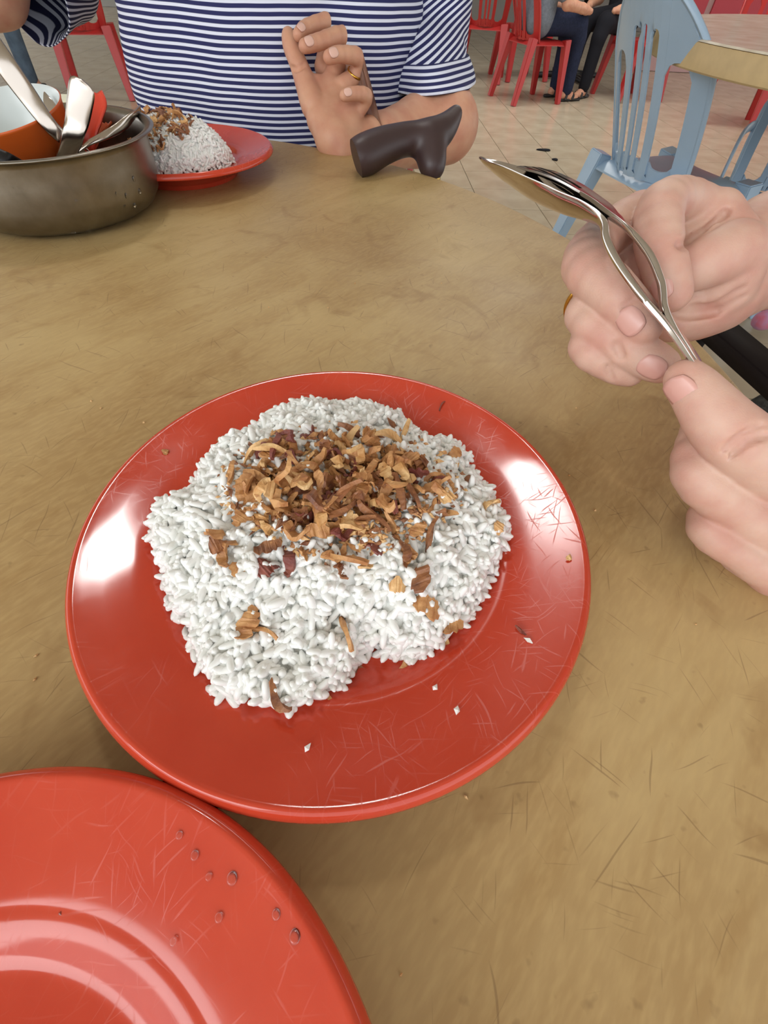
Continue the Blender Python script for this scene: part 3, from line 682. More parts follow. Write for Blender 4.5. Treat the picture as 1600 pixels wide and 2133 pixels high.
# ------------------------------------------------------------------ steel pot with cutlery
POT = Vector((-.320, .482, 0))
pot = tag(empty('steel_pot', POT), 'round stainless steel pot full of cutlery at the left table edge', 'pot')
pr_ = [(0, .0008), (.060, .0008), (.072, .0020), (.081, .0065), (.0868, .0140), (.0895, .0240), (.0905, .0400), (.0908, .0530), (.0915, .0560), (.0960, .0578), (.0985, .0586), (.0990, .0592), (.0984, .0600), (.0950, .0600), (.0910, .0588), (.0893, .0560), (.0888, .0400), (.0878, .0240), (.085, .0145), (.080, .008), (.071, .0035), (0, .0025)]
obj('pot_body', lathe(pr_, 120), M['steelb'], pot, True, False)
for px, py in [(249, 373), (278, 372), (242, 403), (251, 405), (262, 407), (259, 428), (280, 427), (291, 398), (157, 463), (152, 482), (185, 480), (27, 390), (192, 400), (262, 395), (160, 420)]:
    d = (Z(px, py, .03)-CAM).normalized(); best_ = None
    for t in np.arange(.2, .9, .001):
        q = CAM+d*t; r_ = math.hypot(q.x-POT.x, q.y-POT.y)
        if q.z > 0 and r_ <= float(np.interp(q.z, [0, .0065, .014, .024, .04, .053], [.07, .081, .0868, .0895, .0905, .0908])): best_ = q; break
    if best_ is None: continue
    n_ = Vector((best_.x-POT.x, best_.y-POT.y, 0)).normalized()
    o = obj('water_drop', dm, M['water'], pot, True, False); o.location = best_-POT; s_ = RNG.uniform(.0010, .0019); o.scale = (s_, s_*1.4, s_*.6)
    o.rotation_euler = n_.to_track_quat('Z', 'Y').to_euler()
def strip(pts, widths, wdir, th, n=12, sub=6, dish=None):
    """swept flat bar, half widths, rounded edges"""
    return capsule_tube(pts, widths, n=n, sub=sub, flat=[th/max(w_, 1e-4) for w_ in [widths[0]*.25, widths[0]*.72]+list(widths)+[widths[-1]*.72, widths[-1]*.25]], wdir=wdir)
VW = RIGHT
def utensil(name, label, cat, pts, widths, th, m, wdir=None):
    return tag(obj(name, strip([P(*p) for p in pts], widths, tuple(wdir if wdir is not None else RIGHT), th), m, None), label, cat)
wd = (RIGHT*.8+UP*.6)
utensil('serving_ladle', 'long steel ladle handle slanting across the pot from the upper left', 'ladle', [(-60, 35, .335), (0, 118, .345), (55, 195, .36), (110, 268, .375), (165, 312, .395), (200, 350, .42)], [.0085, .0085, .0078, .0060, .0052, .0050], .0016, M['steeld'], wd)
utensil('serving_spoon', 'steel spoon standing upright in the pot with broad flat handle end', 'spoon', [(171, 183, .352), (166, 215, .358), (160, 250, .365), (151, 285, .372), (140, 320, .385), (132, 352, .40)], [.0095, .0095, .0088, .0075, .0066, .0080], .0014, M['steeld'])
utensil('butter_knife', 'pointed steel blade sticking up behind the upright spoon', 'knife', [(93, 194, .40), (100, 212, .40), (113, 236, .402), (133, 262, .405), (160, 300, .41), (190, 335, .42)], [.0012, .0045, .0062, .0062, .0055, .005], .0008, M['steel'], wd)
utensil('table_spoon', 'slim steel spoon handle resting over the right rim of the pot', 'spoon', [(289, 230, .415), (272, 247, .405), (245, 268, .398), (215, 284, .392), (185, 298, .39), (150, 322, .395)], [.0042, .0042, .0036, .0030, .0028, .0040], .0013, M['steeld'], (RIGHT*.35+UP*.9))
utensil('steel_fork', 'dark fork handle end at the left rim of the pot', 'fork', [(-30, 312, .33), (-5, 322, .335), (22, 332, .34), (50, 345, .36)], [.005, .005, .004, .003], .0012, M['dark'], (RIGHT*.3+UP*.95))
def soup_spoon(name, label, pts, widths, m, wdir):
    """ribbed plastic soup spoon: a channel-shaped handle"""
    c = catmull([tuple(P(*p))+(w_,) for p, w_ in zip(pts, widths)], 6); pos = c[:, :3]; ww = c[:, 3]; tg = np.gradient(pos, axis=0); tg /= np.linalg.norm(tg, axis=1)[:, None]
    wv = np.array(tuple(wdir)); vs_, fs = [], []; prof = [(-1, .35), (-.62, -.1), (-.2, .22), (.2, -.12), (.6, .2), (1, .45)]
    k = len(prof)
    for i in range(len(pos)):
        a = wv-tg[i]*(wv@tg[i]); a /= np.linalg.norm(a); b = np.cross(tg[i], a)
        for s_ in (0, 1):
            for x, y in prof: vs_.append(pos[i]+a*x*ww[i]+b*(y*ww[i]*.8+s_*.0018))
    for i in range(len(pos)-1):
        for s_ in (0, 1):
            for j in range(k-1):
                q = (i*2*k+s_*k+j, i*2*k+s_*k+j+1, (i+1)*2*k+s_*k+j+1, (i+1)*2*k+s_*k+j); fs.append(q if s_ else q[::-1])
        for j in (0, k-1): fs.append((i*2*k+j, i*2*k+k+j, (i+1)*2*k+k+j, (i+1)*2*k+j))
    for i in (0, len(pos)-1):
        for j in range(k-1): fs.append((i*2*k+j, i*2*k+j+1, i*2*k+k+j+1, i*2*k+k+j))
    return tag(obj(name, recalc(mesh(vs_, fs)), m, None), label, 'spoon')
soup_spoon('soup_spoon', 'bright red ribbed plastic soup spoon standing in the pot', [(200, 196, .41), (205, 222, .412), (195, 250, .413), (180, 282, .415), (165, 315, .42)], [.0075, .0095, .0100, .0098, .009], M['redspoon'], RIGHT*.85+UP*.5)
soup_spoon('soup_spoon', 'orange plastic soup spoon lying low inside the pot', [(228, 262, .43), (215, 278, .428), (200, 296, .426), (180, 325, .425)], [.0085, .0095, .0095, .009], M['orangespoon'], RIGHT*.8+UP*.6)
bowl = tag(empty('plastic_bowl', (-.352, .512, .020)), 'orange bowl with wet white inside, sitting in the steel pot', 'bowl')
obj('bowl_outside', lathe([(0, 0), (.024, 0), (.026, .003), (.038, .014), (.047, .030), (.0515, .046), (.0525, .048), (.0515, .0485)], 80), M['orange'], bowl, True, False)
obj('bowl_inside', lathe([(0, .004), (.022, .0045), (.035, .015), (.044, .031), (.0500, .047), (.0515, .0485)], 80), M['white_wet'], bowl, True, False)
bowl.rotation_euler = (math.radians(10), math.radians(-4), 0)
# pale bowl behind the pot
bq = Z(236, 207, .03)
cb = tag(obj('small_bowl', lathe([(0, 0), (.025, 0), (.027, .002), (.040, .014), (.050, .034), (.0515, .036), (.049, .036), (.038, .016), (.022, .005), (0, .004)], 64), M['cream'], None), 'cream bowl half hidden behind the steel pot', 'bowl')
cb.location = (-.435, .705, 0)

# ------------------------------------------------------------------ walking cane hooked at the table edge
nk = Z(905, 372, 0.0); out = Vector((nk.x-TC.x, nk.y-TC.y, 0)).normalized(); nk = Vector((TC.x, TC.y, 0))+out*(TR+.013)
DC = proj(nk)[2]
cane = tag(empty('walking_cane', (nk.x, nk.y, FLOOR)), 'walking cane with dark brown handle leaning at the far table edge', 'cane')
def C(px, py, dd=0): return P(px, py, DC+dd)
hp = [(747, 330, -.020), (770, 318, -.016), (800, 304, -.012), (840, 292, -.006), (880, 288, -.002), (910, 280, 0), (930, 263, .002), (945, 243, .004), (951, 233, .004)]
hr = [.0185, .0185, .0170, .0155, .0160, .0160, .0125, .0085, .0055]
ch1 = [tuple(C(*p))+(r_,) for p, r_ in zip(hp, hr)]
ch2 = [tuple(C(893, 296))+(.0150,), tuple(C(899, 325))+(.0112,), tuple(C(901, 352))+(.0102,)]
# the blunt end is cut off flat
cutc = C(737, 331, -.021); 
hm = body([(sm(ch1, 4), .003), (sm(ch2, 3), .012)], h=.0015, smooth=3)
bm = bmesh.new(); bm.from_mesh(hm); pn = (C(735, 330)-C(800, 304)).normalized(); 
r = bmesh.ops.bisect_plane(bm, geom=bm.verts[:]+bm.edges[:]+bm.faces[:], plane_co=C(741, 329, -.02), plane_no=pn, clear_outer=True)
bmesh.ops.holes_fill(bm, edges=[e for e in bm.edges if e.is_boundary], sides=0); hm = bm_mesh(bm)
hd = sharp(obj('cane_handle', hm, M['cane'], cane), 50)
c0 = C(902, 350); foot = Vector((nk.x+.03, nk.y+.03, FLOOR+.005)); dd_ = (foot-c0).normalized()
obj('collar', capsule_tube([c0, c0+dd_*.018], [.0098, .0098], n=20), M['brass'], cane)
obj('shaft', capsule_tube([c0+dd_*.016, foot-dd_*.01], [.0085, .0085], n=16), M['brass'], cane)
obj('rubber_tip', capsule_tube([foot-dd_*.03, foot], [.011, .013], n=16), M['leather'], cane)

# ------------------------------------------------------------------ plastic chairs
def chair_mesh_parts(arms):
    parts = []
    # seat: dished panel with a rolled front edge and a short apron
    vs_, fs = [], []; nx, ny = 17, 17
    for s_ in (0, 1):
        for i in range(nx):
            for j in range(ny):
                u = -1+2*i/(nx-1); v = -1+2*j/(ny-1)
                x = u*(.215+.015*v); y = v*.205; e = max(abs(u)**6, abs(v)**6)
                z = .435-.014*(1-u*u)*(1-v*v)-.035*e-.02*max(0, v)**5
                vs_.append((x, y+.01, z-(.006 if s_ else 0)))
    o_ = nx*ny
    for i in range(nx-1):
        for j in range(ny-1):
            q = (i*ny+j, (i+1)*ny+j, (i+1)*ny+j+1, i*ny+j+1); fs.append(q); fs.append(tuple(o_+t for t in q[::-1]))
    ring = [i*ny for i in range(nx)]+[(nx-1)*ny+j for j in range(1, ny)]+[i*ny+ny-1 for i in range(nx-2, -1, -1)]+[j for j in range(ny-2, 0, -1)]
    for i in range(len(ring)):
        p_, q_ = ring[i], ring[(i+1) % len(ring)]; fs.append((p_, p_+o_, q_+o_, q_))
    parts.append(('seat', recalc(mesh(vs_, fs))))
    # backrest: a curved arched shell with five slots
    z0, z1 = .42, .885
    def hw(v): return .195+.03*math.sin(PI*min(v, 1)*.75)
    def top_v(u): return 1-.34*abs(u)**2.6
    def S_(u, v):
        wv = hw(v); x = u*wv; lean = .13*v+.05*v*v
        return (x, -.185-lean+.085*u*u*(1-.3*v), z0+(z1-z0)*v)
    slots = [(-.78, -.40), (-.26, -.13), (-.035, .035), (.13, .26), (.40, .78)]
    us = [-1.0]
    for a, b in slots: us += list(np.linspace(a, b, 7))
    us += [1.0]; us = sorted(set([round(float(q), 4) for q in us]+[-.9, -.33, -.08, .08, .33, .9]))
    vs_, fs = [], []
    def colverts(u, va, vb, n):
        i0 = len(vs_)
        for j in range(n+1): vs_.append(S_(u, va+(vb-va)*j/n))
        return i0
    def slot_lim(u):
        for a, b in slots:
            if a-1e-6 <= u <= b+1e-6:
                c, h_ = (a+b)/2, (b-a)/2; q = math.sqrt(max(0, 1-((u-c)/h_)**2))
                vt = top_v(c)-.20-(.05 if h_ > .1 else 0)-.10*abs(c); rd = h_*.40
                return (.10-rd*.6*q+.02, vt+rd*q-rd*.2)
        return None
    for a, b in zip(us[:-1], us[1:]):
        mid = (a+b)/2; inslot = any(s0 < mid < s1 for s0, s1 in slots)
        if not inslot: rngs = [((0, 0), (top_v(a), top_v(b)), 22)]
        else:
            la, lb = slot_lim(a), slot_lim(b); rngs = [((0, 0), (la[0], lb[0]), 3), ((la[1], lb[1]), (top_v(a), top_v(b)), 7)]
        for lo_, hi_, n in rngs:
            p = colverts(a, lo_[0], hi_[0], n); q = colverts(b, lo_[1], hi_[1], n)
            for j in range(n): fs.append((p+j, q+j, q+j+1, p+j+1))
    me = mesh(vs_, fs); bm = bmesh.new(); bm.from_mesh(me); bmesh.ops.remove_doubles(bm, verts=bm.verts[:], dist=.0008)
    bmesh.ops.recalc_face_normals(bm, faces=bm.faces[:])
    ret = bmesh.ops.solidify(bm, geom=bm.faces[:], thickness=.007); bmesh.ops.recalc_face_normals(bm, faces=bm.faces[:]); bm.to_mesh(me); bm.free(); parts.append(('backrest', me))
    rim = [S_(-1, v*top_v(-1)) for v in np.linspace(0, 1, 8)]+[S_(u, top_v(u)) for u in np.linspace(-.94, .94, 21)]+[S_(1, v*top_v(1)) for v in np.linspace(1, 0, 8)]
    parts.append(('back_rim', capsule_tube(rim, [.0105]*len(rim), n=8, sub=2, flat=.8)))
    for sx in (-1, 1):
        parts.append(('leg', taper((sx*.205, .185, .43), (sx*.235, .235, 0), (.036, .030), (.023, .020))))
        parts.append(('leg', taper((sx*.200, -.165, .44), (sx*.235, -.265, 0), (.036, .030), (.023, .020))))
        if arms:
            a = [(sx*.225, .175, .40), (sx*.238, .165, .48), (sx*.246, .14, .57), (sx*.250, .10, .635), (sx*.250, .03, .655), (sx*.243, -.06, .66), (sx*.232, -.16, .655), (sx*.222, -.235, .645)]
            parts.append(('armrest', capsule_tube(a, [.024, .022, .021, .022, .024, .024, .022, .016], n=12, sub=4, flat=.35, wdir=(0, 1, .8))))
    return parts
PARTS = {True: chair_mesh_parts(True), False: chair_mesh_parts(False)}
def chair(name, label, loc, face, m, arms, group=None, s_=1.):
    """face = direction the sitter looks, as an (x, y) vector"""
    t = empty(name, (loc[0], loc[1], FLOOR), math.atan2(face[1], face[0])-PI/2); t.scale = (s_,)*3
    tag(t, label, 'chair', group)
    for n_, me in PARTS[arms]:
        key = (n_, id(me), m.name)
        if key not in MC: c = me.copy(); c.materials.clear(); c.materials.append(m); c.polygons.foreach_set('use_smooth', [True]*len(c.polygons)); MC[key] = c
        o = bpy.data.objects.new(n_, MC[key]); COL.objects.link(o); o.parent = t; sharp(o, 45)
    return t
MC = {}
chair('plastic_chair', 'pale blue plastic chair seen from behind, nearest on the right', (1.02, 2.08), (.94, .34), M['blue'], False, 'pale blue plastic chairs')
chair('plastic_armchair', 'pale blue plastic armchair facing forward at the right picture edge', (1.46, 2.08), (-.53, -.85), M['blue'], True, 'pale blue plastic chairs', .80)

# ------------------------------------------------------------------ second table on the right
t2 = tag(empty('dining_table', (1.70, 1.98, FLOOR)), 'pale shiny round table with beige edge behind the blue armchair', 'table')
TR2 = .90; tz = -FLOOR+.03
o = obj('tabletop', lathe([(0, tz), (TR2-.004, tz), (TR2, tz-.004), (TR2-.002, tz-.005), (0, tz-.005)], 120), M['lam2'], t2, True, False); sharp(o, 30)
o = obj('edge_band', lathe([(TR2-.05, tz-.0055), (TR2-.001, tz-.0055), (TR2, tz-.008), (TR2, tz-.058), (TR2-.004, tz-.062), (TR2-.05, tz-.062)], 120, True), M['edge2'], t2, True, False); sharp(o, 30)
obj('pedestal', lathe([(0, .02), (.22, .02), (.20, .04), (.05, .06), (.04, .6), (.07, tz-.07), (.2, tz-.063), (0, tz-.063)], 40), M['dark'], t2, True, False)
# ------------------------------------------------------------------ more chairs and people in the background
RC = 'red plastic chairs in the background'
chair('plastic_chair', 'red plastic chair under the person in dark jeans and sandals', (1.22, 6.02), (.93, .37), M['redp'], False, RC)
chair('plastic_chair', 'red plastic chair behind the striped sleeve, far in the background', (.86, 7.05), (.2, 1), M['redp'], False, RC)
chair('plastic_chair', 'red plastic chair standing half behind the seated person in dark jeans', (1.32, 7.25), (-.3, 1), M['redp'], False, RC)
chair('plastic_chair', 'red plastic chair beside the person in black trousers', (2.32, 6.35), (-.95, -.3), M['redp'], False, RC)
chair('plastic_chair', 'red plastic chair with only one leg in view under the pale table', (2.95, 5.45), (-.4, -.9), M['redp'], False, RC)
chair('plastic_chair', 'red plastic chair between steel pot and striped torso on the left', (-2.72, 5.35), (-.35, .94), M['redp'], False, RC)
chair('plastic_chair', 'dark red plastic chair at the far left edge behind the pot', (-4.15, 5.2), (.9, .3), M['redp'], False, RC)

def loc_chain(T, ch): return [tuple(T @ Vector(p[:3]))+(p[3],) for p in ch]
def seated(name, label, loc, face, shirt_m, trouser_m, skin_m, shoes=True, knee=.40, h=.018, seat=.45, spread=.10, hair=True):
    """a sitting figure: skin, trousers and top as one continuous surface each"""
    ang = math.atan2(face[1], face[0])-PI/2
    root = tag(empty(name, (loc[0], loc[1], FLOOR)), label, 'person')
    T = Matrix.Translation(Vector((loc[0], loc[1], FLOOR))) @ Matrix.Rotation(ang, 4, 'Z')
    E_ = lambda chs: [loc_chain(T, c) for c in chs]
    hd = T @ Vector((0, .02, seat+.80))
    skin = [[(0, -.05, seat+.10, .07), (0, -.05, seat+.3, .08), (0, -.04, seat+.5, .055)], [(-.2, -.0, seat+.43, .05), (.2, .0, seat+.43, .05)]]+[[(0, -.05, seat+.09, .06), (sx*.07, -.02, seat+.085, .06), (sx*spread, knee-.02, seat+.07, .055), (sx*spread, knee+.02, seat-.1, .05), (sx*spread, knee+.02, .30, .048)] for sx in (-1, 1)]+[[(0, -.04, seat+.50, .055), (0, .0, seat+.64, .055)], [(0, .01, seat+.74, .085), (0, .02, seat+.84, .092)], [(0, .05, seat+.69, .055), (0, .06, seat+.72, .05)], [(0, .105, seat+.765, .013), (0, .122, seat+.745, .016)]]
    for sx in (-1, 1):
        skin += [[(sx*.098, .01, seat+.76, .016), (sx*.10, .005, seat+.79, .018)],
                 [(sx*.20, .0, seat+.42, .052), (sx*.25, .06, seat+.20, .043), (sx*.20, .27, seat+.17, .034), (sx*.17, .33, seat+.16, .030), (sx*.15, .40, seat+.15, .024)],
                 [(sx*spread, knee+.02, .30, .05), (sx*spread, knee+.03, .08, .036)], [(sx*spread, knee+.0, .045, .036), (sx*spread, knee+.09, .035, .036), (sx*spread, knee+.17, .024, .026)]]
    obj('body', body(E_(skin), h=h*.75, k=.02, smooth=2), skin_m, root)
    tr = [[(0, -.05, seat+.08, .13), (0, -.05, seat+.16, .125)]]
    for sx in (-1, 1): tr.append([(sx*.07, -.02, seat+.085, .095), (sx*spread, knee-.02, seat+.07, .078), (sx*spread, knee+.02, seat-.02, .066), (sx*spread, knee+.035, .09, .058)])
    obj('trousers', body(E_(tr), h=h, k=.03, smooth=2), trouser_m, root)
    sh = [[(-.06, -.06, seat+.10, .13), (-.07, -.06, seat+.40, .115)], [(.06, -.06, seat+.10, .13), (.07, -.06, seat+.40, .115)], [(-.16, -.03, seat+.46, .062), (.16, -.03, seat+.46, .062)]]
    for sx in (-1, 1): sh.append([(sx*.185, -.02, seat+.44, .066), (sx*.235, .03, seat+.26, .062)])
    obj('shirt', body(E_(sh), h=h, k=.05, smooth=2), shirt_m, root)
    obj('hair', body(E_([[(0, -.03, seat+.80, .092), (0, -.01, seat+.875, .085)], [(0, -.05, seat+.70, .06), (0, -.05, seat+.76, .08)]]), h=h*.75, k=.03, smooth=2), M['hair'], root)
    for sx in (-1, 1):
        obj('eye', body(E_([[(sx*.034, .096, seat+.79, .010), (sx*.036, .096, seat+.79, .010)]]), h=.003, k=.002), M['eye'], root)
        if shoes:
            fy = knee
            obj('sandal_sole', body(E_([[(sx*spread, fy-.05, .014, .030), (sx*spread, fy+.06, .014, .034), (sx*spread, fy+.19, .014, .032)]]), h=.008, k=.01, disp=lambda X, Y, Zz: np.maximum(0, (Zz-(FLOOR+.022)))*3+np.maximum(0, (FLOOR+.002)-Zz)*3), M['leather'], root)
            for q in (.02, .10):
                pts = [tuple(T @ Vector((sx*spread+.043*math.cos(a), fy+q+.01*math.sin(2*a), .022+.05*math.sin(a)*(1 if q < .05 else .85)))) for a in np.linspace(0, PI, 7)]
                obj('sandal_strap', capsule_tube(pts, [.014]*7, n=8, sub=3, flat=.25, wdir=tuple((T.to_3x3() @ Vector((0, 1, 0))))), M['leather'], root)
    obj('mouth', body(E_([[(-.02, .098, seat+.712, .006), (.02, .098, seat+.712, .006)]]), h=.004, k=.004), M['lip'], root)
    return root
seated('person', 'seated person in grey top, dark navy jeans and black sandals', (1.22, 6.0), (.93, .37), M['grey'], M['denim'], M['skin_tan'], knee=.36)
seated('person', 'seated person in black trousers behind the blue chair back', (2.12, 6.62), (-.75, -.66), M['black'], M['black'], M['skin_tan'], knee=.42)
seated('person', 'seated person in grey top and faded jeans on the left', (-3.05, 5.72), (-.75, -.5), M['grey'], M['jeans'], M['skin_tan'], knee=.42)
# far table base, red panelling and low wall
t3 = tag(empty('far_table', (1.95, 7.35, FLOOR)), 'dark-legged table behind the people in the background', 'table')
obj('tabletop', lathe([(0, .75), (.5, .75), (.5, .72), (0, .72)], 48), M['edge2'], t3, True, False); obj('pedestal', lathe([(0, .02), (.04, .02), (.04, .72), (0, .72)], 24), M['dark'], t3, True, False)
for k in range(4):
    a = k*PI/2+.2
    obj('foot', taper((.02*math.cos(a), .02*math.sin(a), .05), (.42*math.cos(a), .42*math.sin(a), .03), (.035, .03), (.03, .02), (0, 0, 1)), M['dark'], t3, True, False)
wl = tag(obj('wall_right', box(6.1, 8.3, FLOOR+1.47, 6.0, .12, 2.94), mat('pinkish_wall', (176, 140, 138), .6), None, False), 'pinkish wall with red panels at the right', None, None, 'structure')
wl.rotation_euler = (0, 0, 0)
for i in range(7):
    obj('panel', box(3.45+i*.42, 8.225, FLOOR+1.5, .34, .03, 2.2), M['wallred'], wl, False, False)
tag(obj('wall_far', box(0, 13.2, FLOOR+1.47, 20, .2, 2.94), mat('grey_wall', (150, 146, 140), .7), None, False), 'plain wall at the far end of the eatery', None, None, 'structure')
tag(obj('ceiling', box(0, 5.6, FLOOR+3.0, 16, 15.6, .1), mat('white_ceiling', (214, 214, 210), .8), None, False), 'plain white ceiling of the eatery', None, None, 'structure')
# litter on the floor
for px, py, a, b, lab in ((1135, 312, .055, .009, 'thin black strip of litter on the tiled floor'), (1157, 332, .022, .008, 'tiny black scrap on the floor beside the grout line'), (1425, 320, .04, .012, 'small dark scrap on the floor behind the blue chair')):
    q = Z(px, py, FLOOR+.004); bm = bmesh.new(); bmesh.ops.create_icosphere(bm, subdivisions=2, radius=1)
    for v in bm.verts: v.co = Vector((v.co.x*a*(1+.2*math.sin(5*v.co.x)), v.co.y*b*3*(1+.3*math.cos(7*v.co.x)), max(v.co.z, -.5)*.006))
    o = tag(obj('floor_litter', bm_mesh(bm), M['black'], None), lab, 'litter'); o.location = q

# ------------------------------------------------------------------ the person across the table: striped T-shirt
man = tag(empty('person', (-.20, .99, FLOOR)), 'person in navy and white striped T-shirt across the table, hand raised', 'person')
MX = -.20; MY = .945
HD = .548
def nrm_toward(p): return (CAM-Vector(p)).normalized()
sk = []
# raised hand: thumb, four bent fingers, palm, wrist
thumb = [kn(601, 74, HD-.004, 8.2), kn(608, 100, HD-.002, 9.8), kn(622, 134, HD+.002, 10.4), kn(636, 172, HD+.006, 12.5), kn(653, 220, HD+.008, 16)]
index = [kn(621, 72, HD-.020, 6.6), kn(640, 56, HD-.014, 7.4), kn(690, 45, HD+.004, 8.4), kn(682, 90, HD+.022, 9.2), kn(672, 140, HD+.016, 10.5)]
middle = [kn(634, 96, HD-.028, 7.0), kn(662, 88, HD-.022, 8.0), kn(714, 74, HD-.006, 9.0), kn(712, 112, HD+.012, 9.8), kn(694, 155, HD+.012, 11)]
ringf = [kn(685, 119, HD-.026, 7.0), kn(708, 113, HD-.022, 7.9), kn(750, 122, HD-.006, 9.0), kn(738, 160, HD+.010, 9.6), kn(714, 180, HD+.010, 11)]
pinky = [kn(717, 199, HD-.018, 6.0), kn(735, 195, HD-.016, 6.8), kn(763, 200, HD-.006, 7.8), kn(750, 226, HD+.008, 8.4), kn(728, 240, HD+.010, 11)]
palm = [[kn(660, 180, HD+.012, 12), kn(668, 250, HD+.012, 16), kn(690, 290, HD+.012, 19)], [kn(690, 170, HD+.014, 12), kn(690, 235, HD+.014, 15), kn(694, 290, HD+.014, 19)],
        [kn(712, 190, HD+.014, 12), kn(712, 240, HD+.014, 14), kn(700, 290, HD+.014, 19)], [kn(738, 225, HD+.012, 12), kn(726, 262, HD+.014, 15), kn(708, 296, HD+.016, 19)]]
elbow = P(930, 262, .655)
farm = [kn(694, 285, HD+.014, 21), kn(712, 312, HD+.022, 23), kn(790, 300, .60, 32), kn(870, 275, .645, 41), tuple(elbow)+(.045,), tuple(P(905, 190, .70))+(.050,), tuple(P(880, 60, .74))+(.052,), (MX+.235, MY+.06, .30, .055)]
hand_parts = [(p, .008) for p in palm]+[(sm(thumb), .003), (sm(index), .0013), (sm(middle), .0013), (sm(ringf), .0013), (sm(pinky), .0013)]
cuts = []
for pl in ([(604, 138), (618, 142), (634, 132)], [(606, 144), (620, 147), (634, 138)]):
    cuts += crease(hand_parts, pl, HD, .0004, .004)
hand_me = body([(farm[:4], .010)]+hand_parts, h=.0015, k=.003, cuts=cuts, smooth=1)
# right arm, out to the left
rs = Vector((MX-.245, MY+.05, .30)); re_ = P(-30, -38, .655); rw = P(-330, 90, .60)
rarm = [tuple(rs)+(.055,), tuple(re_)+(.046,), tuple(rw)+(.030,), tuple(rw+Vector((.06, -.06, -.01)))+(.026,)]
hx = rw+Vector((.06, -.06, -.01)); hdv = Vector((.6, -.75, -.12)).normalized(); hs = Vector((.78, .62, 0))
rfing = [[tuple(hx)+(.024,), tuple(hx+hdv*.05)+(.022,)], [tuple(hx+hs*.018)+(.02,), tuple(hx+hdv*.055+hs*.022)+(.016,)], [tuple(hx-hs*.018)+(.02,), tuple(hx+hdv*.055-hs*.022)+(.016,)], [tuple(hx+hs*.02)+(.016,), tuple(hx+hdv*.03+hs*.05)+(.012,), tuple(hx+hdv*.065+hs*.055)+(.009,)]]
for i_, ln in enumerate((.042, .050, .046, .034)): b0 = hx+hdv*.06+hs*(.027-.018*i_); rfing.append([tuple(b0)+(.0105,), tuple(b0+hdv*ln)+(.0095,), tuple(b0+hdv*ln*1.7+Vector((0, 0, -.015)))+(.0075,)])
torso_skin = rfing+[[(MX, MY+.06, .40, .06), (MX, MY+.05, .52, .062)], [(MX, MY+.04, .60, .095), (MX, MY+.03, .70, .10)], [(MX, MY-.005, .565, .058), (MX, MY-.01, .59, .052)], [(MX, MY-.085, .645, .014), (MX, MY-.098, .62, .017)], rarm]
for sx in (-1, 1): torso_skin.append([(MX+sx*.105, MY+.04, .63, .017), (MX+sx*.107, MY+.045, .66, .019)])
bodym = body([(c, .004) for c in rfing]+[(c, .02) for c in torso_skin[len(rfing):]]+[(farm[1:], .01), ([(MX, MY+.08, -.1, .09), (MX, MY+.07, .30, .09)], .03), ([(MX-.22, MY+.06, .31, .055), (MX+.22, MY+.06, .31, .055)], .03)], h=.006, k=.02, smooth=1)
# one continuous body: join hand and body surfaces
def join(objs, name):
    bm = bmesh.new()
    for m_ in objs: bm.from_mesh(m_)
    me = bpy.data.meshes.new(name); bm.to_mesh(me); bm.free(); return me
_a, _b = Vector(farm[1][:3]), Vector(farm[2][:3])
obj('body', bridge(hand_me, bodym, _a.lerp(_b, .75), (_a-_b).normalized()), M['skin_tan'], man)
for ch_, r_, L_, W_ in ((index, .0070, .0115, .0092), (middle, .0074, .0120, .0100), (ringf, .0074, .0120, .0100), (pinky, .0063, .0100, .0084)):
    c = Vector(ch_[0][:3]); d = Vector(ch_[1][:3])-c; c = c+d.normalized()*r_*.55; n_ = (CAM-c).normalized()+UP*.35-RIGHT*.15; a = -d.normalized(); n_ = (n_-a*n_.dot(a)).normalized()
    nail('fingernail', c+n_*(r_+.0014), a, n_, L_, W_, M['nail_tan'], man)
# ring on the ring finger
def torus(center, axis, R_, r_, n=40, m_=10):
    ax = Vector(axis).normalized(); u = ax.orthogonal().normalized(); v = ax.cross(u); vs_, fs = [], []
    for i in range(n):
        a = 2*PI*i/n; d = math.cos(a)*u+math.sin(a)*v
        for j in range(m_): b = 2*PI*j/m_; vs_.append(Vector(center)+d*(R_+r_*math.cos(b))+ax*r_*1.5*math.sin(b))
    for i in range(n):
        for j in range(m_): fs.append((i*m_+j, ((i+1) % n)*m_+j, ((i+1) % n)*m_+(j+1) % m_, i*m_+(j+1) % m_))
    return mesh(vs_, fs)
pa, pb = Vector(ringf[2][:3]), Vector(ringf[3][:3]); q = pa.lerp(pb, .80)
obj('finger_ring', torus(q, pb-pa, .0098, .0010), M['gold'], man)
# shirt
def folds(X, Y, Zz):
    a = .0045*np.sin(38*X+26*Zz+1.5*np.sin(14*Zz))*np.clip((.12-Zz)/.2, 0, 1)*np.clip((MX-.02-X)/.1, .0, 1)
    b = .006*np.sin(48*Zz-26*X+np.sin(30*X)*1.4)*np.clip((X-MX-.04)/.1, 0, 1)
    c = .0032*np.sin(24*X+17*Zz)*np.cos(31*Zz-9*X)+.004*np.exp(-((Zz-.03+.35*(X-MX))/.018)**2)*np.clip((MX+.1-X)/.2, 0, 1)
    return a+b+c
tor = [[(MX-.085, MY+.02, -.22, .135), (MX-.085, MY+.015, .02, .130), (MX-.09, MY+.03, .18, .125), (MX-.08, MY+.05, .34, .095)],
       [(MX+.085, MY+.02, -.22, .135), (MX+.085, MY+.015, .02, .130), (MX+.09, MY+.03, .18, .125), (MX+.08, MY+.05, .34, .095)],
       [(MX, MY+.0, -.20, .14), (MX, MY-.005, .02, .135), (MX, MY+.025, .2, .12)], [(MX-.2, MY+.055, .345, .062), (MX+.2, MY+.055, .345, .062)]]
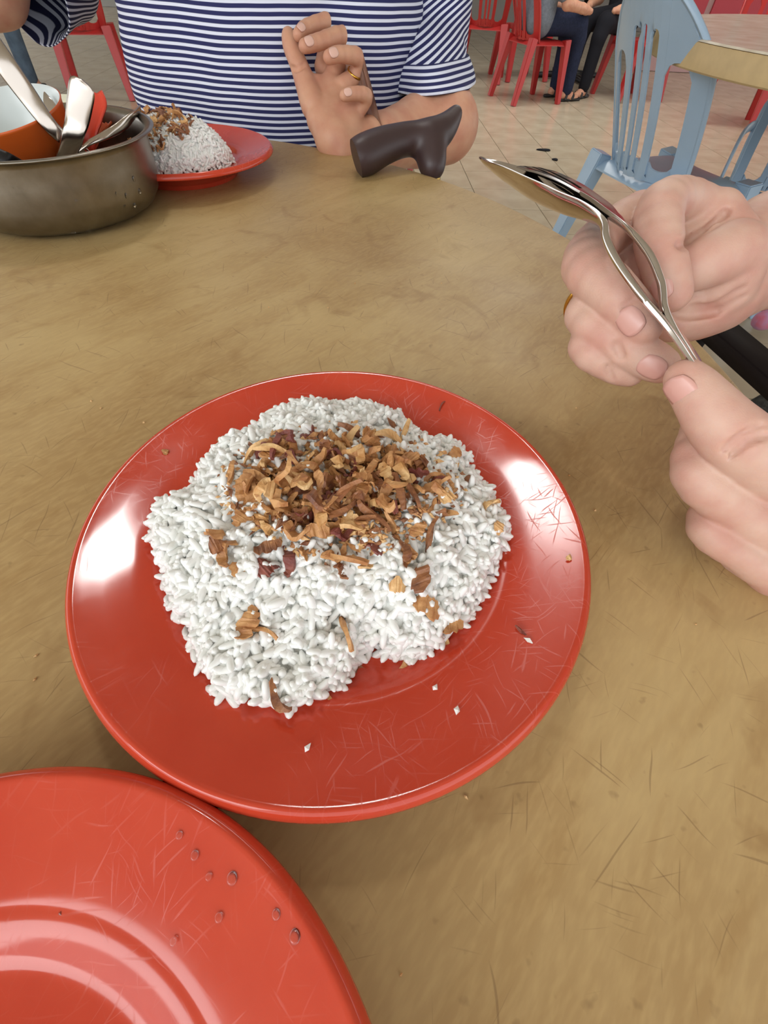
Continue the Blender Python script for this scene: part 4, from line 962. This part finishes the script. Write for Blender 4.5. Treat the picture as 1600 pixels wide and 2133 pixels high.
obj('shirt', body([(c, .04) for c in tor], h=.006, k=.04, disp=folds, smooth=2), M['stripe'], man)
hem = P(893, 178, .675)
slv = [(MX+.21, MY+.055, .335, .070), (MX+.232, MY+.045, .22, .067), tuple(P(885, 95, .70))+(.060,), tuple(hem)+(.057,), tuple(P(905, 250, .655))+(.057,)]
def cut_open(me, co, no):
    bm = bmesh.new(); bm.from_mesh(me); bmesh.ops.bisect_plane(bm, geom=bm.verts[:]+bm.edges[:]+bm.faces[:], plane_co=co, plane_no=no, clear_outer=True)
    bmesh.ops.solidify(bm, geom=bm.faces[:], thickness=.0018); return bm_mesh(bm)
sd = (Vector(slv[3][:3])-Vector(slv[2][:3])).normalized()
def folds2(X, Y, Zz): return .0028*np.sin(60*Zz-45*X+2*np.sin(25*X))+.002*np.sin(90*X+30*Zz)
hemn = Vector((.10, -.05, -1)).normalized(); hem = P(905, 186, .622)
M['stripe_sleeve'] = stripe_mat('striped_jersey_sleeve', (-.50, 0, .866), .0064, .48, (44, 46, 88), (214, 218, 232), .003)
M['stripe_cuff'] = stripe_mat('striped_jersey_cuff', (-.10, .05, 1), .0061, .48, (44, 46, 88), (214, 218, 232), .0015)
M['stripe_sleeve2'] = stripe_mat('striped_jersey_sleeve_far', tuple((Vector((MX-.245, MY+.04, .24))-P(14, -10, .65)).normalized()), .0066, .48, (36, 38, 66), (196, 200, 212), .003)
sleeve = obj('sleeve', cut_open(body([(slv, .03)], h=.005, k=.03, disp=folds2, smooth=2), hem, hemn), M['stripe_sleeve'], man)
cf = [(q[0], q[1], q[2], q[3]+.0018) for q in slv[2:]]
cu = body([(cf, .03)], h=.005, k=.03, disp=folds2, smooth=2)
bm = bmesh.new(); bm.from_mesh(cu)
for co, no in ((hem+hemn*.002, hemn), (hem-hemn*.026, -hemn)): bmesh.ops.bisect_plane(bm, geom=bm.verts[:]+bm.edges[:]+bm.faces[:], plane_co=co, plane_no=no, clear_outer=True)
bmesh.ops.solidify(bm, geom=bm.faces[:], thickness=.0022)
obj('sleeve_hem', bm_mesh(bm), M['stripe_cuff'], sleeve)
hem2 = P(52, -22, .665)
slv2 = [(MX-.21, MY+.055, .335, .070), (MX-.245, MY+.04, .24, .066), tuple(P(105, -62, .70))+(.058,), tuple(hem2)+(.056,), tuple(P(14, -10, .65))+(.056,)]
obj('sleeve', cut_open(body([(slv2, .03)], h=.005, k=.03, disp=folds2, smooth=2), hem2, (P(14, -10, .65)-P(105, -62, .70)).normalized()), M['stripe_sleeve2'], man)
tr = [[(MX-.06, MY+.06, -.24, .14), (MX+.06, MY+.06, -.24, .14)]]
for sx in (-1, 1): tr.append([(MX+sx*.09, MY+.02, -.24, .10), (MX+sx*.12, MY-.36, -.23, .08), (MX+sx*.12, MY-.38, -.45, .066), (MX+sx*.12, MY-.36, FLOOR+.03, .055)])
obj('trousers', body(tr, h=.016, k=.03, smooth=2), M['black'], man)
obj('hair', body([[(MX, MY+.075, .66, .10), (MX, MY+.05, .735, .098)], [(MX, MY+.095, .58, .07), (MX, MY+.1, .62, .085)]], h=.009, k=.03, smooth=2), M['hair'], man)
for sx in (-1, 1): obj('eye', body([[(MX+sx*.036, MY-.062, .665, .0105), (MX+sx*.037, MY-.062, .665, .0105)]], h=.003, k=.002), M['eye'], man)
obj('mouth', body([[(MX-.022, MY-.060, .578, .006), (MX+.022, MY-.060, .578, .006)]], h=.004, k=.003), M['lip'], man)
chair('plastic_chair', 'red plastic chair under the person in the striped T-shirt', (MX, MY+.06), (0, -1), M['redp'], False)

# ------------------------------------------------------------------ the person on the right: two hands with fork and spoon
lady = tag(empty('person', (.62, .02, FLOOR)), 'person on the right whose two hands hold a fork and spoon', 'person')
A = .192
def a_(px, py, d, r_): return kn(px, py, A+d, r_)
hA = [([a_(1340, 682, -.012, 7.4), a_(1315, 650, -.011, 8.4), a_(1268, 600, -.008, 9.4), a_(1222, 552, .002, 10.4), a_(1252, 500, .016, 10.4), a_(1330, 450, .030, 11)], .0012),        # middle finger
      ([a_(1402, 612, -.002, 7.6), a_(1388, 565, -.003, 8.6), a_(1372, 500, -.001, 9.4), a_(1378, 430, .006, 10.0), a_(1430, 425, .018, 10.2), a_(1480, 470, .026, 13)], .0012),     # forefinger
      ([a_(1378, 762, -.006, 7.2), a_(1345, 745, -.005, 8.0), a_(1290, 712, -.002, 8.8), a_(1222, 655, .006, 9.2), a_(1270, 590, .022, 9.6), a_(1350, 520, .034, 11)], .0012),     # ring finger
      ([a_(1312, 775, .004, 6.4), a_(1275, 760, .005, 7.2), a_(1222, 722, .008, 7.8), a_(1260, 670, .024, 8.2), a_(1350, 600, .036, 11)], .0012),     # little finger
      ([a_(1408, 575, .012, 8.5), a_(1450, 555, .008, 10.2), a_(1500, 535, .006, 11.5), a_(1528, 530, .010, 13.5), a_(1500, 590, .020, 16)], .0015),           # thumb
      ([a_(1360, 520, .030, 14), a_(1430, 540, .030, 18), a_(1480, 590, .030, 20)], .006), ([a_(1340, 600, .034, 13), a_(1400, 610, .034, 17), a_(1470, 610, .032, 20)], .006),
      ([a_(1440, 440, .022, 9), a_(1490, 450, .020, 10), a_(1520, 490, .016, 11)], .006), ([a_(1400, 660, .030, 12), a_(1440, 640, .030, 15), a_(1490, 610, .032, 19)], .006),
      ([a_(1480, 585, .030, 21), a_(1530, 560, .036, 24), a_(1600, 525, .042, 27), a_(1700, 480, .056, 31), (.42, .16, .05, .040), (.52, .07, .17, .043), (.60, .05, .29, .050)], .008)]
cA = []
for pl in ([(1412, 513), (1430, 506), (1452, 490), (1500, 455), (1512, 440)], [(1435, 640), (1490, 636), (1548, 600)], [(1440, 652), (1495, 648), (1552, 618)], [(1402, 652), (1440, 658), (1490, 650)], [(1286, 715), (1298, 738)], [(1282, 722), (1292, 742)], [(1266, 765), (1274, 786)], [(1300, 640), (1318, 625)]):
    cA += crease([c for c in hA], pl, A+.005, .0004, .0034)
armA = hA[-1][0]
hA = [(armA[:4], .008)]+hA[5:-1]+[(sm(c), k_) for c, k_ in hA[:5]]
meA = body(hA, h=.0010, k=.003, cuts=cA, smooth=1)
B = .163
def b_(px, py, d, r_): return kn(px, py, B+d, r_)
hB = [([b_(1427, 788, -.001, 7.0), b_(1455, 822, -.002, 8.6), b_(1508, 890, -.003, 11.0), b_(1580, 950, -.001, 12.2), b_(1670, 1020, .010, 14), b_(1740, 1080, .020, 18)], .003),     # thumb
      ([b_(1470, 850, .026, 6.6), b_(1462, 900, .020, 7.8), b_(1457, 985, .011, 9.8), b_(1530, 1050, .013, 10.6), b_(1640, 1115, .018, 13), b_(1740, 1120, .024, 18)], .003),  # forefinger
      ([b_(1545, 985, .026, 7), b_(1500, 1035, .026, 7.6), b_(1476, 1100, .020, 7.8), b_(1545, 1150, .020, 8.2), b_(1650, 1200, .024, 12), b_(1740, 1140, .03, 18)], .003),  # middle finger
      ([b_(1580, 1060, .034, 7), b_(1530, 1130, .032, 7.2), b_(1560, 1175, .030, 7.6), b_(1660, 1215, .034, 11)], .003),
      ([b_(1710, 1060, .026, 17), b_(1710, 1130, .030, 19), b_(1790, 1110, .03, 22)], .008),
      ([b_(1760, 1090, .026, 21), b_(1880, 1080, .04, 25), (.36, .01, .03, .032), (.47, -.06, .08, .038), (.56, -.10, .2, .045), (.60, -.09, .29, .05)], .008)]
cB = []
for pl in ([(1508, 938), (1545, 905), (1592, 886)], [(1520, 952), (1560, 920), (1602, 906)]):
    cB += crease(hB, pl, B+.005, .0003, .0026)
armB = hB[-1][0]
hB = [(armB[:2], .008)]+[hB[4]]+[(sm(c), .0012) for c, k_ in hB[:4]]
meB = body(hB, h=.0010, k=.003, cuts=cB, smooth=1)
head = [[(.66, -.02, .38, .055), (.65, -.02, .47, .055)], [(.64, -.02, .55, .088), (.63, -.02, .64, .094)], [(.60, -.02, .52, .055), (.59, -.02, .54, .05)], [(.535, -.02, .585, .013), (.522, -.02, .565, .016)]]
meH = body([(c, .02) for c in head]+[(armA[1:], .01), (armB[0:], .01), ([(.66, -.02, -.1, .08), (.66, -.02, .34, .08)], .03), ([(.62, .08, .29, .05), (.62, -.12, .29, .05)], .03)], h=.006, k=.02, smooth=2)
_a, _b = Vector(armA[2][:3]), Vector(armA[3][:3]); meH = bridge(meA, meH, _a.lerp(_b, .55), (_a-_b).normalized())
_a, _b = Vector(armB[0][:3]), Vector(armB[1][:3]); meH = bridge(meB, meH, _a.lerp(_b, .6), (_a-_b).normalized())
obj('body', meH, M['skin'], lady)
def fnail(c, nxt, r_, L_, W_, nx, ny, back=.55, seat_=1.03):
    """nail plate seated on a fingertip; c, nxt = tip knot and the knot behind it"""
    c = Vector(c[:3]); d = (Vector(nxt[:3])-c); c = c+d.normalized()*r_*back
    n_ = (CAM-c).normalized()+RIGHT*nx+UP*ny; a = -d.normalized(); n_ = (n_-a*n_.dot(a)).normalized()
    nail('fingernail', c+n_*(r_+.0014), a, n_, L_, W_, M['nail'], lady)
fnail(a_(1340, 682, -.012, 7.4), a_(1315, 650, -.011, 8.4), 0.0077, .0116, .0098, -.30, -.35)
fnail(a_(1378, 762, -.006, 7.2), a_(1345, 745, -.005, 8.0), .0074, .0112, .0094, -.10, -.40)
fnail(b_(1427, 788, -.001, 7.0), b_(1455, 822, -.002, 8.6), .0073, .0122, .0108, -1.3, -.5, .45)
fnail(a_(1402, 612, -.002, 7.6), a_(1388, 565, -.003, 8.6), .0077, .0115, .0090, -.9, .1)
pa, pb = P(1222, 655, A+.006), P(1270, 590, A+.022)
obj('finger_ring', torus(pa.lerp(pb, .12), pb-pa, .0106, .0011), M['gold'], lady)
# clothing: loose blouse with sleeves, trousers
bl = [[(.66, .02, -.2, .13), (.66, .0, .1, .12), (.66, -.02, .26, .11)], [(.66, -.10, -.2, .12), (.66, -.09, .1, .12), (.66, -.06, .26, .10)], [(.62, .10, .29, .06), (.62, -.15, .29, .06)],
      [(.62, .07, .29, .066), (.55, .06, .20, .062)], [(.61, -.11, .29, .066), (.57, -.10, .21, .062)]]
obj('blouse', body([(c, .04) for c in bl], h=.012, k=.04, smooth=2), M['pink'], lady)
tl = [[(.68, .0, -.26, .14), (.68, -.08, -.26, .14)]]
for y_ in (.06, -.14): tl.append([(.64, y_, -.25, .09), (.36, y_, -.24, .075), (.34, y_, -.46, .062), (.36, y_, FLOOR+.04, .052)])
obj('trousers', body([(c, .03) for c in tl], h=.016, k=.03, smooth=2), M['black'], lady)
obj('hair', body([[(.67, -.02, .60, .095), (.65, -.02, .68, .092)], [(.70, -.02, .45, .07), (.70, -.02, .6, .08)]], h=.009, k=.03, smooth=2), M['hair'], lady)
for sx in (-1, 1): obj('eye', body([[(.549, -.02+sx*.034, .60, .010), (.549, -.02+sx*.036, .60, .010)]], h=.003, k=.002), M['eye'], lady)
obj('mouth', body([[(.545, -.04, .53, .006), (.545, 0, .53, .006)]], h=.004, k=.003), M['lip'], lady)

# fork and spoon held crossed in the hands
def cutlery(name, label, cat, pts, widths, th, dish, wv, tines=False):
    """pts from handle end to tip; dish = sideways hollow of the head, one per station"""
    c = catmull([tuple(p)+(w_, t_, d_) for p, w_, t_, d_ in zip(pts, widths, th, dish)], 8)
    pos, ww, tt, dd = c[:, :3], c[:, 3], c[:, 4], c[:, 5]; tg = np.gradient(pos, axis=0); tg /= np.linalg.norm(tg, axis=1)[:, None]
    wv = np.array(tuple(wv)); k = 11; xs = np.linspace(-1, 1, k); vs_, fs = [], []; N_ = len(pos)
    for i in range(N_):
        a = wv-tg[i]*(wv@tg[i]); a /= np.linalg.norm(a); b = np.cross(tg[i], a)
        for s_ in (1, -1):
            for x in xs: vs_.append(pos[i]+a*x*ww[i]+b*(dd[i]*(1-x*x)+s_*tt[i]*math.sqrt(max(1-.8*x**4, 0))))
    gap = [1, 3, 4, 6, 7, 9] if False else []
    for i in range(N_-1):
        frac = i/(N_-1)
        for s_ in (0, 1):
            for j in range(k-1):
                if tines and frac > .80 and j in (2, 5, 7): continue
                q = (i*2*k+s_*k+j, i*2*k+s_*k+j+1, (i+1)*2*k+s_*k+j+1, (i+1)*2*k+s_*k+j); fs.append(q if s_ == 0 else q[::-1])
        edges_ = [(0, 1), (k-1, 1)]
        if tines and frac > .80: edges_ += [(j, 1) for j in (2, 3, 5, 6, 7, 8)]
        for j, _ in edges_: fs.append((i*2*k+j, i*2*k+k+j, (i+1)*2*k+k+j, (i+1)*2*k+j))
    for i in (0, N_-1):
        for j in range(k-1): fs.append((i*2*k+j, i*2*k+j+1, i*2*k+k+j+1, i*2*k+k+j))
    return tag(sharp(obj(name, recalc(mesh(vs_, fs)), M['steel'], None), 60), label, cat)
vd = (P(1200, 400, .19)-CAM).normalized(); Q = RIGHT*.30+UP*.95
sp_pts = [P(1476, 812, .158), P(1440, 748, .162), P(1385, 672, .165), P(1330, 608, .166), P(1286, 545, .168), P(1264, 500, .170), P(1258, 462, .172), P(1232, 432, .176), P(1190, 406, .181), P(1140, 380, .187), P(1085, 355, .194), P(1035, 338, .201), P(1002, 329, .206)]
cutlery('table_spoon', 'polished steel spoon held edge-on by the two hands', 'spoon', sp_pts, [.0062, .0060, .0050, .0042, .0036, .0034, .0042, .0105, .0170, .0195, .0170, .0100, .0014], [.0011, .0011, .0012, .0014, .0015, .0015, .0013, .0009, .0008, .0007, .0007, .0007, .0005], [0, 0, 0, 0, 0, 0, .0010, .0040, .0062, .0070, .0056, .0026, 0], vd*.99+Q*.08)
fk_pts = [P(1480, 806, .160), P(1448, 746, .165), P(1410, 690, .168), P(1385, 640, .170), P(1376, 585, .172), P(1352, 528, .174), P(1310, 474, .178), P(1268, 436, .182), P(1235, 410, .187), P(1190, 382, .193), P(1145, 362, .199), P(1105, 350, .205)]
cutlery('dinner_fork', 'polished steel fork resting on the spoon in the two hands', 'fork', fk_pts, [.0062, .0060, .0050, .0042, .0036, .0034, .0040, .0080, .0112, .0118, .0112, .0100], [.0011, .0011, .0012, .0014, .0015, .0015, .0012, .0010, .0009, .0008, .0008, .0006], [0, 0, 0, 0, 0, 0, .0006, .0018, .0022, .0016, .0010, 0], vd*.985+Q*.13, True)

# ------------------------------------------------------------------ right foreground below: dark bar, bag, pink seat cloth
bar = tag(empty('bar_stool', (1.0, .9, FLOOR)), 'black wooden stool bar beside the table under the right forearm', 'stool')
p0, p1 = P(1470, 668, .95), P(1700, 868, .80)
dz = (p1-p0)
obj('rail', taper(p0, p1, (.027, .02), (.027, .02), tuple(FWD)), M['blackbar'], bar)
for p in (p0, p1): obj('leg', taper(p+Vector((0, 0, .02)), Vector((p.x, p.y, FLOOR)), (.02, .02), (.016, .016)), M['blackbar'], bar)

st = obj('seat_cushion', body([([tuple(P(1588, 668, 1.0))+(.022,), tuple(P(1760, 640, 1.15))+(.03,)], .02)], h=.008, k=.02, ell=[(tuple(P(1690, 650, 1.08)), (.12, .12, .028), .02)], smooth=2), M['pink'], bar)
bq = Z(1612, 842, FLOOR+.10)
bg_ = tag(empty('shopping_bag', (bq.x, bq.y, FLOOR)), 'dark grey patterned bag on the floor at the right picture edge', 'bag')
obj('bag_body', body([[(bq.x, bq.y, FLOOR+.06, .06), (bq.x+.05, bq.y+.02, FLOOR+.12, .05)], [(bq.x+.06, bq.y-.08, FLOOR+.06, .06), (bq.x+.06, bq.y-.05, FLOOR+.13, .05)]], h=.008, k=.03, smooth=2), M['grey_bag'], bg_)
obj('bag_handle', capsule_tube([(bq.x+.02, bq.y, FLOOR+.15), (bq.x+.03, bq.y, FLOOR+.21), (bq.x+.07, bq.y-.02, FLOOR+.23), (bq.x+.10, bq.y-.05, FLOOR+.19), (bq.x+.09, bq.y-.05, FLOOR+.14)], [.007]*5), M['black'], bg_)
